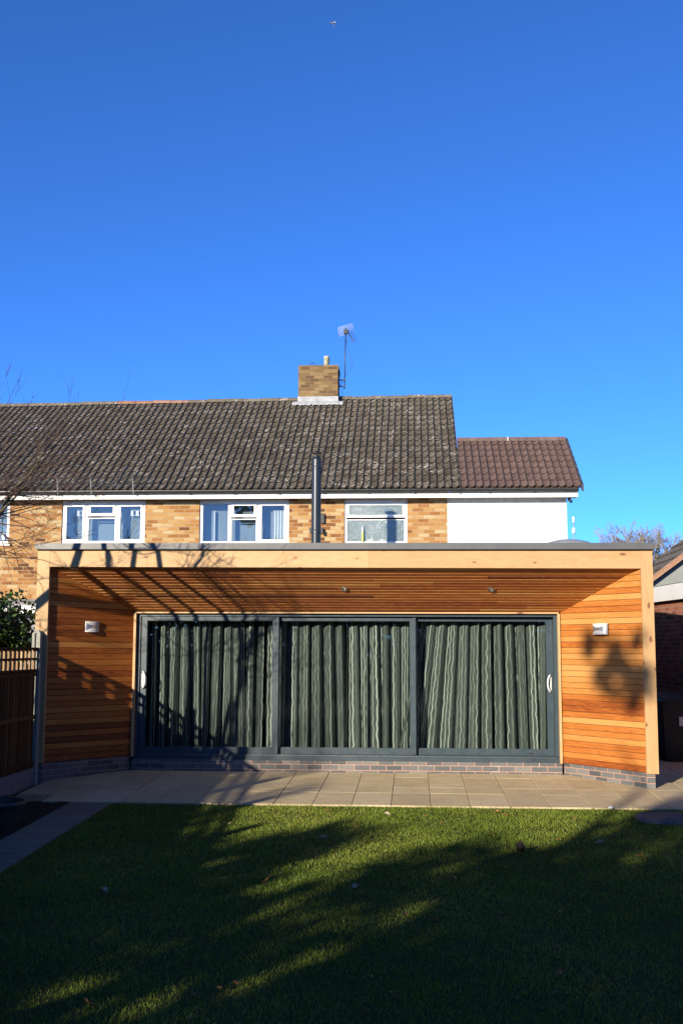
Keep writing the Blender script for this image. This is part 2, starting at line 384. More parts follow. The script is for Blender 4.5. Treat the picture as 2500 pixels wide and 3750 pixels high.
# stone slabs
def slabmat(name,stops):
    t=NT(name); p=t.pos(); r=t.rnd(); k=t.math('ADD',t.math('ADD',t.math('MULTIPLY',r,0.6),0.2),t.math('MULTIPLY',t.math('SUBTRACT',t.noise(p,2.2,5,0.6),0.5),1.2),clamp=True); c=t.ramp(k,stops)
    st=t.mr(t.noise(t.comb(*[t.math('MULTIPLY',q,s_) for q,s_ in zip(t.sep(p)[:2],(1.2,4.0))]),3.0,4),0.50,0.72,0,0.6); c=t.mix(st,c,(0.34,0.28,0.17))
    f=t.mr(t.noise(p,30,5,0.7),0.25,0.75,0.85,1.12); c=t.mix(1.0,c,t.n('CombineColor',{0:f,1:f,2:f}).outputs[0],'MULTIPLY')
    return t.done(t.pbsdf(c,0.85,0,0.25,t.bump(t.math('ADD',t.noise(p,6,4),t.math('MULTIPLY',t.noise(p,40,4),0.4)),0.35,0.012)))
m_slab=slabmat('sandstone_slab',[(0,(0.49,0.385,0.225)),(0.5,(0.58,0.465,0.28)),(1,(0.65,0.54,0.345))])
m_path=slabmat('grey_slab',[(0,(0.14,0.122,0.095)),(1,(0.19,0.17,0.135))])
def slab(mb,x0,x1,y0,y1,th,dz,r):
    gx_=0.003; gy_=0.0015; x0+=gx_;x1-=gx_;y0+=gy_;y1-=gy_; b=0.004
    top=[(x0+b,y0+b),(x1-b,y0+b),(x1-b,y1-b),(x0+b,y1-b)]; rim=[(x0,y0),(x1,y0),(x1,y1),(x0,y1)]
    T=[(x,y,gz(y)+dz) for x,y in top]; Rr=[(x,y,gz(y)+dz-b) for x,y in rim]; B=[(x,y,gz(y)+dz-th) for x,y in rim]
    mb.face(T,r)
    for i in range(4):
        j=(i+1)%4; mb.face([Rr[i],Rr[j],T[j],T[i]],r); mb.face([B[i],B[j],Rr[j],Rr[i]],r)
mb=MB(); PX=0.463
rows=[(-2.70,-1.79),(-1.79,-1.33),(-1.33,-0.42),(-0.42,0.05)]
x=-6.99; k=0
while x<4.2:
    for (ya,yb) in rows:
        xa=x+0.0; 
        if ya<=-2.6 and x<-6.6: ya2=-2.2
        else: ya2=ya
        if yb>0 and 0.95>x>-7.2: yb=0.0
        slab(mb,xa,xa+PX,ya2,yb,0.05,random.uniform(-0.002,0.002),random.random())
    x+=PX
x=1.0
for i in range(9):
    for j in range(4): slab(mb,1.06+j*0.6,1.66+j*0.6,0.05+i*0.9,0.95+i*0.9,0.05,random.uniform(-0.002,0.002),random.random())
struct(mb.build('patio',m_slab))
mb=MB()
mb.face([(-6.99,-2.69,gz(-2.69)-0.014),(4.2,-2.69,gz(-2.69)-0.014),(4.2,0.0,-0.014),(-6.99,0.0,-0.014)])
struct(mb.build('patio_bed',plain('mortar_bed',(0.30,0.24,0.15),0.95,0,0.1,0.3,12)))
mb=MB()
for y0,y1 in ((-3.35,-2.78),(-4.2,-3.36),(-5.6,-4.21),(-6.9,-5.61),(-8.3,-6.91),(-9.8,-8.31),(-11.5,-9.81)): slab(mb,-6.16,-5.66,y0,y1,0.05,0.0,random.random())
struct(mb.build('path',m_path))

# ------------------------------------------------------------------ grass (nobody could count it)
def grass(name,n,x0,x1,y0,y1,hmin,hmax,wd):
    X=RNG.uniform(x0,x1,n); t_=RNG.uniform(0,1,n)**1.0; Y=y0+(y1-y0)*t_
    # tufts
    X+=RNG.normal(0,0.012,n); Z=SL*Y-0.024
    cl=np.sin(X*5.1+1.3*np.sin(Y*3.7))*np.sin(Y*6.3+X*1.7)
    H=RNG.uniform(hmin,hmax,n)*(1+0.35*cl); a=RNG.uniform(0,2*np.pi,n); la=RNG.uniform(0,2*np.pi,n); le=RNG.uniform(0.1,0.9,n)*H
    wv=wd*RNG.uniform(0.7,1.4,n)
    dx,dy=np.cos(a)*wv,np.sin(a)*wv; lx,ly=np.cos(la)*le,np.sin(la)*le
    V=np.zeros((n,5,3))
    V[:,0]=np.stack([X-dx,Y-dy,Z],1); V[:,1]=np.stack([X+dx,Y+dy,Z],1)
    V[:,2]=np.stack([X+dx*0.75+lx*0.35,Y+dy*0.75+ly*0.35,Z+H*0.6],1); V[:,3]=np.stack([X-dx*0.75+lx*0.35,Y-dy*0.75+ly*0.35,Z+H*0.6],1)
    V[:,4]=np.stack([X+lx,Y+ly,Z+H],1)
    me=bpy.data.meshes.new(name); b=np.arange(n)*5
    me.vertices.add(n*5); me.vertices.foreach_set('co',V.ravel())
    li=np.stack([b,b+1,b+2,b+3,b+3,b+2,b+4],1).ravel()
    me.loops.add(n*7); me.loops.foreach_set('vertex_index',li.astype(np.int32))
    me.polygons.add(n*2); ls=np.stack([np.arange(n)*7,np.arange(n)*7+4],1).ravel(); me.polygons.foreach_set('loop_start',ls.astype(np.int32))
    try: me.polygons.foreach_set('loop_total',np.tile([4,3],n).astype(np.int32))
    except Exception: pass
    me.update(calc_edges=True)
    rv=np.clip(RNG.normal(0.42,0.2,n)+0.13*np.sin(X*2.3+Y)+0.12*np.sin(X*1.1-Y*1.9+2)*np.sin(Y*0.8)+(RNG.uniform(0,1,n)>0.965)*0.5,0,1)
    at=me.attributes.new('rnd','FLOAT','FACE'); at.data.foreach_set('value',np.repeat(rv,2).astype(np.float32))
    me.materials.append(m_grass); o=bpy.data.objects.new(name,me); COL.objects.link(o); o['kind']='stuff'; return o
m_grass=leafmat('grass_blades',(0.105,0.170,0.013),(0.235,0.325,0.024),(0.46,0.42,0.11),0.5,0.3,0.4)
grass('grass',330000,-5.68,3.0,-10.6,-2.66,0.012,0.030,0.0018)

# ------------------------------------------------------------------ timber extension
YF=-1.20
def zf(x): return lerp(2.828,2.795,(x+7.02)/7.91)        # bottom of fascia
def zcb(x): return lerp(3.062,3.044,(x+7.2)/8.25)        # bottom of roof trim
def zct(x): return lerp(3.146,3.130,(x+7.2)/8.25)
def zb(x): return lerp(0.212,0.158,(x+7.1)/8.0)          # bottom of cladding
EXT=thing('timber_extension',(-3.05,2.7,0.0),'single storey flat roofed extension clad in orange cedar boards with pale timber frame','extension')
# roof slab + trim
mb=MB(); mb.box(-7.14,1.0,-1.13,6.745,2.86,3.06); mb.build('roof',m_dark,EXT)
mb=MB(); mb.box(-7.14,1.0,-1.12,6.74,3.063,3.075); mb.build('roof_membrane',m_coping,EXT)
mb=MB()
seams=[-7.215,-4.05,-1.16,1.068]
for a,b in zip(seams[:-1],seams[1:]):
    a2,b2=a+(0.001 if a>-7 else 0),b-(0.001 if b<1 else 0)
    mb.hexa([(a2,-1.262,zcb(a)),(b2,-1.262,zcb(b)),(b2,-1.13,zcb(b)),(a2,-1.13,zcb(a)),(a2,-1.262,zct(a)),(b2,-1.262,zct(b)),(b2,-1.13,zct(b)),(a2,-1.13,zct(a))],0.5)
for s_ in seams[1:3]: mb.box(s_-0.03,s_+0.03,-1.2635,-1.2,zcb(s_)+0.002,zct(s_)+0.0015)
mb.box(-7.215,-7.10,-1.128,6.74,3.06,3.145); mb.box(0.95,1.068,-1.128,6.74,3.045,3.13)
mb.build('roof_trim',m_coping,EXT)
# fascia boards
for i,(a,b) in enumerate(((-7.02,-4.69),(-4.688,-2.69),(-2.688,0.888))):
    mb=MB(); r=(0.62,0.72,0.5)[i]
    mb.hexa([(a,YF,zf(a)),(b,YF,zf(b)),(b,YF+0.04,zf(b)),(a,YF+0.04,zf(a)),(a,YF,zcb(a)+0.01),(b,YF,zcb(b)+0.01),(b,YF+0.04,zcb(b)+0.01),(a,YF+0.04,zcb(a)+0.01)],r)
    mb.build('fascia_board',m_pine,EXT)
# corner posts: grain runs up the post
def postbox(mb,x0,x1,y0,y1,z0,z1,r):
    P=[(x0,y0),(x1,y0),(x1,y1),(x0,y1)]; o=0
    for i in range(4):
        j=(i+1)%4; a,b=P[i],P[j]; L=math.dist(a,b)
        mb.face([(a[0],a[1],z0),(b[0],b[1],z0),(b[0],b[1],z1),(a[0],a[1],z1)],r,uv=[(z0,o),(z0,o+L),(z1,o+L),(z1,o)]); o+=L+0.3
    mb.face([(x0,y0,z0),(x0,y1,z0),(x1,y1,z0),(x1,y0,z0)],r); mb.face([(x0,y0,z1),(x1,y0,z1),(x1,y1,z1),(x0,y1,z1)],r)
mb=MB(); postbox(mb,0.8885,1.043,YF-0.003,YF+0.16,0.150,zcb(1.0)+0.008,0.55); mb.build('corner_post',m_pine,EXT)
mb=MB(); postbox(mb,-7.190,-7.022,YF-0.003,YF+0.16,0.205,zcb(-7.1)+0.008,0.7); mb.build('corner_post',m_pine,EXT)
# splayed side walls of shiplap boards
def boards_wall(mb,A,B,z0a,z0b,z1,n_out,pitch=0.0800,seed=1,mu=0.5,sg=0.2):
    """A,B: ends (x,y) of the wall; boards run from A to B; n_out points to the viewer"""
    rr=random.Random(seed); A=Vector((*A,0)); B=Vector((*B,0)); n=Vector((*n_out,0)).normalized(); k=0; z=0.0
    H=z1-max(z0a,z0b)
    while z<H:
        r=min(1,max(0,rr.gauss(mu,sg))); z2=z+pitch; g=0.0045
        def P(e,zz,off):
            q=(A if e==0 else B)+n*off; return (q.x,q.y,(z0a if e==0 else z0b)+zz)
        L=(B-A).length
        def F(za,oa,zb_,ob):
            mb.face([P(0,za,oa),P(1,za,oa),P(1,zb_,ob),P(0,zb_,ob)],r,uv=[(0,za),(L,za),(L,zb_),(0,zb_)])
        F(z,-0.014,z+g,-0.014); F(z+g,-0.014,z+g,-0.003); F(z+g,-0.003,z+g+0.004,0.0); F(z+g+0.004,0.0,z2-0.004,0.0); F(z2-0.004,0.0,z2,-0.004); F(z2,-0.004,z2,-0.014)
        z=z2
RA,RBk=(0.890,-1.165),(-0.020,0.028); LA,LBk=(-7.030,-1.165),(-6.140,0.028)
def wall_n(A,B,toward):
    d=Vector((B[0]-A[0],B[1]-A[1])); n=Vector((-d.y,d.x)); 
    if n.dot(Vector(toward))<0: n=-n
    return n.normalized()
nR=wall_n(RBk,RA,(-1,-1)); nL=wall_n(LA,LBk,(1,-1))
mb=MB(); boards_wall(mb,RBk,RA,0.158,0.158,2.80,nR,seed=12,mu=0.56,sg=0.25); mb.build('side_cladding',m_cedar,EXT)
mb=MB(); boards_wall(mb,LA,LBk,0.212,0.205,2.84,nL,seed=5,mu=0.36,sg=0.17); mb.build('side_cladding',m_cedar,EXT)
# backing walls behind cladding and outer side walls
mb=MB()
for A,B,n,zz in ((RBk,RA,nR,0.17),(LA,LBk,nL,0.22)):
    mb=MB(); o=Vector((A[0]-n.x*0.05,A[1]-n.y*0.05,zz)); d=Vector((B[0]-A[0],B[1]-A[1],0)); mb.obox(o,d,(n.x*0.038,n.y*0.038,0),(0,0,2.62)); mb.build('wall_lining',m_dark,EXT)
mb=MB(); mb.box(0.88,0.98,-1.0,6.74,-0.05,2.855); mb.build('wall',m_redbrick,EXT)
mb=MB(); mb.box(-7.12,-7.03,-1.0,6.74,-0.05,2.855); mb.build('wall',m_redbrick,EXT)
# soffit boards
sy0,sz0,sy1,sz1=-1.160,2.806,0.0,2.262
def xs_at(y): 
    tR=(y-RBk[1])/(RA[1]-RBk[1]); tL=(y-LBk[1])/(LA[1]-LBk[1])
    return lerp(LBk[0],LA[0],tL)-0.03, lerp(RBk[0],RA[0],tR)+0.03
mb=MB(); NB=16; sd_=Vector((0,sy1-sy0,sz1-sz0)); sn=Vector((0,sd_.z,-sd_.y)).normalized()   # points down and out
rr=random.Random(3)
def zs_off(x): return lerp(0.028,0.0,min(1,max(0,(x+7.0)/7.0)))
for i in range(NB):
    ta,tb=i/NB,(i+1)/NB; L0=-7.1; cuts=[]
    x=-7.2+rr.uniform(0.3,3.0)
    while x<0.9: cuts.append(x); x+=rr.uniform(1.6,3.6)
    es=[-7.3]+cuts+[1.2]
    for a,b in zip(es[:-1],es[1:]):
        r=min(1,max(0,rr.gauss(0.50,0.20)))
        def P(x,tt,off):
            y=lerp(sy0,sy1,tt); lo,hi=xs_at(y); xx=min(max(x,lo),hi); q=Vector((xx,y,lerp(sz0,sz1,tt)+zs_off(xx)*(1-tt*0.6)))+sn*off; return q
        e=0.05*(tb-ta); e2=0.035*(tb-ta)
        if P(b,ta,0).x-P(a,ta,0).x<0.01: continue
        def F(t1,o1,t2,o2): mb.face([P(a,t1,o1),P(a,t2,o2),P(b,t2,o2),P(b,t1,o1)],r,uv=[(a,t1*1.28),(a,t2*1.28),(b,t2*1.28),(b,t1*1.28)])
        F(ta,-0.012,ta+e,-0.012); F(ta+e,-0.012,ta+e*1.05,-0.002); F(ta+e*1.05,-0.002,ta+e+e2,0.003); F(ta+e+e2,0.003,tb-e2,0.0); F(tb-e2,0.0,tb,-0.005); F(tb,-0.005,tb,-0.012)
mb.build('soffit',m_cedar,EXT)
# door lining
mb=MB(); mb.box(-6.128,-0.040,-0.012,0.14,2.237,2.258,0.75); mb.build('door_head_lining',m_pine,EXT)
for x0,x1,zl in ((-0.058,-0.024,0.158),(-6.142,-6.108,0.205)):
    mb=MB(); postbox(mb,x0,x1,-0.012,0.14,zl-0.012,2.235,0.7); mb.build('door_side_lining',m_pine,EXT)
# blue brick plinth
mb=MB()
mb.box(-6.13,-0.03,0.004,0.12,-0.15,0.158)
for A,B,n,e in ((RBk,RA,nR,1),(LA,LBk,nL,0)):
    d=Vector((B[0]-A[0],B[1]-A[1],0)); dn=d.normalized()
    o=Vector((A[0]-n.x*0.022,A[1]-n.y*0.022,-0.15)); mb.obox(o,d,(-n.x*0.10,-n.y*0.10,0),(0,0,0.355 if e==0 else 0.306))
mb.box(0.886,1.0,YF+0.016,-0.6,-0.15,0.149); mb.box(-7.17,-7.034,YF+0.016,-0.6,-0.15,0.203)
mb.build('plinth',m_plinth,EXT)
# sliding door
mb=MB()
mb.box(-6.106,-6.056,0.06,0.26,0.236,2.236); mb.box(-0.108,-0.060,0.06,0.26,0.236,2.236); mb.box(-6.056,-0.108,0.06,0.26,2.196,2.236)
mb.box(-6.106,-0.060,0.035,0.26,0.160,0.206); mb.box(-6.106,-0.060,0.055,0.262,0.206,0.228); mb.box(-6.056,-0.108,0.075,0.262,0.228,0.236)
fr=mb.build('door_frame',m_grey,EXT)
mb=MB(); mb.box(-6.05,-0.112,0.050,0.054,0.222,0.227); mb.build('sill_track',m_steel,fr)
for x in (-2.86,-0.42):
    mb=MB(); mb.box(x-0.02,x+0.02,0.030,0.0345,0.188,0.200); mb.build('drain_cover',m_black,fr)
def panel(x0,x1,y,lab,z0=0.238,z1=2.194,sl=0.083,sr=0.083):
    mb=MB(); d=0.045
    mb.box(x0,x0+sl,y,y+d,z0,z1); mb.box(x1-sr,x1,y,y+d,z0,z1); mb.box(x0+sl,x1-sr,y,y+d,z1-0.056,z1); mb.box(x0+sl,x1-sr,y,y+d,z0,z0+0.085)
    b=0.008   # glazing bead
    mb.box(x0+sl,x1-sr,y+0.014,y+0.03,z1-0.056-b,z1-0.056); mb.box(x0+sl,x1-sr,y+0.014,y+0.03,z0+0.085,z0+0.085+b)
    mb.box(x0+sl,x0+sl+b,y+0.014,y+0.03,z0+0.085+b,z1-0.056-b); mb.box(x1-sr-b,x1-sr,y+0.014,y+0.03,z0+0.085+b,z1-0.056-b)
    o=mb.build('sliding_panel',m_grey,EXT); o['label']=lab
    g=MB(); yy=y+0.022; g.face([(x0+sl,yy,z0+0.085),(x1-sr,yy,z0+0.085),(x1-sr,yy,z1-0.056),(x0+sl,yy,z1-0.056)]); g.build('glass_pane',m_doorglass,o)
    return o
p1=panel(-6.050,-4.035,0.085,'left door panel with bow handle on its left stile')
p2=panel(-4.118,-2.058,0.135,'middle door panel')
p3=panel(-2.140,-0.112,0.185,'right door panel with bow handle on its right stile')
for x in (-4.072,-2.100):      # interlock covers on the leading stiles
    mb=MB(); y=0.085 if x<-3 else 0.135; mb.box(x-0.008,x+0.037,y-0.024,y-0.001,0.245,2.19); mb.build('interlock_cover',m_grey,p1 if x<-3 else p2)
def bow(parent,x,y,z,s):
    mb=MB(); pts=[]
    for i in range(13):
        a=lerp(-1.15,1.15,i/12); pts.append((x+s*(0.075*math.cos(a)-0.030),y-0.012-0.045*math.cos(a*1.3)*1.0,z+0.122*math.sin(a)/math.sin(1.15)))
    mb.tube(pts,0.013,8); mb.box(x-0.013,x+0.013,y-0.008,y-0.001,z-0.095,z+0.095); mb.tube([(x,y-0.010,z-0.045),(x,y-0.0075,z-0.045)],0.007,8)
    o=mb.build('handle',m_chrome,parent); return o
bow(p1,-6.012,0.085,1.278,1); bow(p3,-0.150,0.185,1.252,-1)
mb=MB(); mb.box(-0.47,-0.41,0.180,0.1845,0.258,0.280); mb.build('lock',m_black,p3)
# room behind the glass
mb=MB(); mb.box(-7.02,0.87,0.30,6.70,0.10,0.15); mb.build('floor',m_dark,EXT)
mb=MB(); mb.box(-7.02,0.87,0.27,6.70,2.45,2.60); mb.build('ceiling',m_dark,EXT)

# curtains behind the doors: their own things
t=NT('striped_voile'); u,v,_=t.sep(t.uv()); r=t.rnd()
wv=t.math('MULTIPLY',t.math('SUBTRACT',t.noise(t.comb(t.math('MULTIPLY',t.math('FLOOR',t.math('DIVIDE',u,0.052)),3.7),t.math('MULTIPLY',v,6.5),0.0),1.0,1.5),0.5),0.055)
uu=t.math('DIVIDE',t.math('ADD',u,wv),0.052); fr_=t.math('FRACT',uu)
d_=t.math('ABSOLUTE',t.math('SUBTRACT',fr_,0.5)); thick=t.math('MULTIPLY',t.n('TexWhiteNoise',{'W':t.math('FLOOR',uu)},noise_dimensions='1D').outputs['Value'],0.16)
thick=t.math('ADD',thick,t.math('MULTIPLY',t.math('SUBTRACT',t.noise(t.comb(t.math('FLOOR',uu),t.math('MULTIPLY',v,4.0),0.0),1.0,1),0.5),0.10))
st=t.mr(t.math('SUBTRACT',thick,d_),-0.03,0.03); th2=t.mr(t.math('ABSOLUTE',t.math('SUBTRACT',t.math('FRACT',t.math('MULTIPLY',uu,2.0)),0.5)),0.06,0.0,0,0.35)
c=t.mix(t.math('MAXIMUM',st,th2),(0.088,0.104,0.098),(0.64,0.67,0.61))
f=t.mr(t.noise(t.comb(t.math('MULTIPLY',u,240.0),t.math('MULTIPLY',v,8.0),0.0),1.0,2),0.3,0.7,0.8,1.2)
c=t.mix(1.0,c,t.n('CombineColor',{0:f,1:f,2:f}).outputs[0],'MULTIPLY')
m_curtain=t.done(t.pbsdf(c,0.8,0,0.2))
def curtain(x0,x1,ph,lab,skew=0.0,nf=13,seed=0):
    rr=random.Random(seed); N=nf*14; M=14; mb=MB(); vs=[];uvs=[]; fs=[]
    am=[rr.uniform(0.45,1.25) for _ in range(nf+2)]; sh=[rr.uniform(-0.6,0.6) for _ in range(nf+2)]
    zt,zbm=2.16,0.19
    L=[0.0]*(M+1); prev=[None]*(M+1)
    for i in range(N+1):
        s=i/N*nf; k=int(s); A=lerp(am[k],am[k+1],s-k); dph=lerp(sh[k],sh[k+1],s-k)
        for j in range(M+1):
            v=j/M; z=lerp(zt,zbm,v)
            fl=0.75+0.35*v
            y=0.40-0.085*A*fl*math.cos(2*math.pi*(s+ph))-0.012*math.cos(4*math.pi*s+k)
            xx=lerp(x0,x1,i/N)+0.030*math.sin(2*math.pi*(s+ph)*1.0+0.7)*A*fl+0.075*dph*v
            if skew: xx+=skew*v*max(0,1-abs((i/N)-(0.0 if skew<0 else 1.0))*2.2)
            p_=(xx,y,z)
            if prev[j] is not None: L[j]+=math.dist(p_,prev[j])
            prev[j]=p_; vs.append(p_); uvs.append((L[M//2] if False else i/N*abs(x1-x0)*1.9,z))
    for i in range(N):
        for j in range(M): a=i*(M+1)+j; fs.append((a+1,a+M+2,a+M+1,a))
    mb.raw(vs,fs,0.5,True,uvs); o=mb.build('curtain',m_curtain,org=((x0+x1)/2,0.46,0.2)); return tag(o,lab,'curtain','curtains behind the sliding doors')
curtain(-6.10,-4.30,0.1,'dark grey green curtain with pale wavy stripes behind left door panel',nf=11,seed=1)
curtain(-4.28,-3.10,0.4,'grey green wavy striped curtain behind left half of middle door panel',nf=7,seed=2)
curtain(-3.08,-2.02,0.2,'grey green wavy striped curtain behind right half of middle door panel',nf=7,seed=3)
curtain(-1.98,-0.06,0.0,'grey green wavy striped curtain behind right door panel, its left edge pulled aside',skew=-0.34,nf=12,seed=4)
# wall lamps
def wall_lamp(c,n,lab):
    n=Vector((n.x,n.y,0)).normalized(); tdir=Vector((-n.y,n.x,0)); 
    if tdir.x<0: tdir=-tdir
    L=thing('wall_lamp',c,lab,'wall lamp','bow tie wall lamps on the cedar walls'); c=Vector(c); W,H=0.132,0.074
    mb=MB(); mb.obox(c-tdir*W-Vector((0,0,H))+n*0.001,tdir*2*W,n*0.010,(0,0,2*H)); mb.build('back_plate',m_steel,L)
    N=16
    for sg in (1,-1):   # curved glass shades above and below the waist
        mb=MB(); vs=[];fs=[]
        for i in range(N+1):
            q=lerp(-1,1,i/N); zin=0.020+0.050*abs(q)**2.2; dep=0.012+0.055*(1-q*q)**0.5 if abs(q)<1 else 0.012
            for (zz,dd) in ((H*1.0,0.012),(H*1.0,dep),(zin,dep),(zin,0.012)):
                p_=c+tdir*(q*W)+n*dd+Vector((0,0,sg*min(zz,H*1.0))); vs.append(tuple(p_))
        for i in range(N):
            for k in range(4):
                a=i*4+k; b=i*4+(k+1)%4; f_=(a,b,b+4,a+4); fs.append(f_ if sg>0 else tuple(reversed(f_)))
        fs.append((0,1,2,3)); fs.append((N*4+3,N*4+2,N*4+1,N*4))
        mb.raw(vs,fs,0.5,False); mb.build('shade',m_frost,L)
    mb=MB(); vs=[];fs=[]
    for i in range(N+1):
        q=lerp(-1,1,i/N); zin=0.020+0.049*abs(q)**2.2; dep=0.012+0.049*max(0,(1-q*q))**0.5
        for zz in (zin,-zin): vs.append(tuple(c+tdir*(q*W*0.995)+n*dep+Vector((0,0,min(max(zz,-H),H)))))
    for i in range(N): a=i*2; fs.append((a,a+1,a+3,a+2))
    mb.raw(vs,fs,0.5,True); mb.build('reflector_band',m_chromeband,L)
    return L
m_frost=plain('frosted_lamp_glass',(0.80,0.77,0.75),0.45,0,0.5,0.03)
m_chromeband=plain('polished_band',(0.75,0.76,0.78),0.38,0.85,0.5,0.02)
wall_lamp((0.447,-0.620,2.012),nR,'silver bow tie shaped lamp on sunlit right hand cedar wall')
wall_lamp((-6.612,-0.555,2.028),nL,'silver bow tie shaped lamp on shaded left hand cedar wall')
# recessed downlights in the soffit
def downlight(x,y,lab):
    tt=(y-sy0)/(sy1-sy0); z=lerp(sz0,sz1,tt)+zs_off(x)*(1-tt*0.6); c=Vector((x,y,z)); D=thing('downlight',tuple(c),lab,'downlight','downlights in the sloping soffit')
    a=Vector((1,0,0)); b=sn.cross(a).normalized(); N=20
    def ring(r,o): return [c+(a*math.cos(2*math.pi*k/N)+b*math.sin(2*math.pi*k/N))*r+sn*o for k in range(N)]
    mb=MB(); R=[ring(0.052,0.0),ring(0.052,0.008),ring(0.045,0.013),ring(0.034,0.010),ring(0.032,-0.010)]
    for i in range(4):
        for k in range(N): mb.face([R[i][k],R[i][(k+1)%N],R[i+1][(k+1)%N],R[i+1][k]],smooth=True)
    mb.build('bezel',m_steel,D)
    mb=MB(); mb.face(ring(0.033,0.002)); mb.build('lens',m_frost,D)
downlight(-3.05,-0.612,'round steel downlight in cedar soffit above middle door panel')
downlight(-1.023,-0.613,'round steel downlight in cedar soffit above right door panel')
# rooflight dome
mb=MB(); mb.lathe((0.17,0.35,3.076),[(0.46,0),(0.46,0.08),(0.44,0.09),(0.40,0.15),(0.30,0.21),(0.16,0.245),(0.0,0.255)],28)
tag(mb.build('rooflight_dome',plain('dome_acrylic',(0.30,0.31,0.32),0.25),org=(0.17,0.35,3.076)),'grey rooflight dome peeping over right end of the flat roof','rooflight')
# stove flue on the flat roof
FX,FY=-3.866,4.2
FL=thing('stove_flue',(FX,FY,3.076),'tall dark grey metal stove flue with rain cap on the flat roof','flue')
mb=MB(); mb.lathe((FX,FY,3.076),[(0.089,0),(0.089,2.12)],28); mb.lathe((FX,FY,5.196),[(0.089,0),(0.070,0.035),(0.066,0.035),(0.066,0.06)],28); mb.build('pipe',m_flue,FL)
for z in (3.86,5.04):
    mb=MB(); mb.lathe((FX,FY,z),[(0.089,-0.03),(0.0915,-0.03),(0.0925,-0.02),(0.0905,-0.012),(0.0905,0.012),(0.0925,0.02),(0.0915,0.03),(0.089,0.03)],28); mb.build('locking_band',m_flue,FL)
mb=MB(); mb.lathe((FX,FY,5.31),[(0.112,0.0),(0.114,0.008),(0.055,0.036),(0.0,0.048)],28); mb.lathe((FX,FY,5.30),[(0.0,0.0),(0.112,0.010)],28)
for k in range(4): a=k*math.pi/2+0.5; mb.tube([(FX+0.062*math.cos(a),FY+0.062*math.sin(a),5.24),(FX+0.062*math.cos(a),FY+0.062*math.sin(a),5.32)],0.006,6)
mb.build('rain_cap',m_black,FL)
mb=MB(); mb.lathe((FX,FY,3.076),[(0.20,0),(0.20,0.02),(0.10,0.14),(0.09,0.14)],28); mb.build('flashing',m_coping,FL)

# ------------------------------------------------------------------ main house
YH=6.75
HS=thing('brick_house',(-7.5,11.0,0.0),'two storey terraced house of golden buff brick with lichened grey brown tiled roof','house')
WIN=[(-12.45,-10.545,3.885,4.800),(-9.430,-7.665,3.885,4.800),(-6.520,-4.655,3.872,4.805),(-3.510,-2.216,3.866,4.800)]
mb=MB()
X0,X1=-14.6,-1.40; edges=[X0]
for a,b,_,_ in WIN: edges+= [a,b]
edges.append(X1)
def wallbox(x0,x1,z0,z1,y=YH,th=0.26): mb.box(x0,x1,y,y+th,z0,z1)
for i in range(0,len(edges),2): wallbox(edges[i],edges[i+1],-0.1,4.84)
for a,b,z0,z1 in WIN: wallbox(a,b,-0.1,z0); wallbox(a,b,z1,4.84)
mb.box(X0,X0+0.26,YH+0.262,15.2,-0.1,4.84); mb.box(X1-0.26,X1,YH+0.262,15.2,-0.1,4.84); mb.box(X0,X1,15.202,15.45,-0.1,4.84)
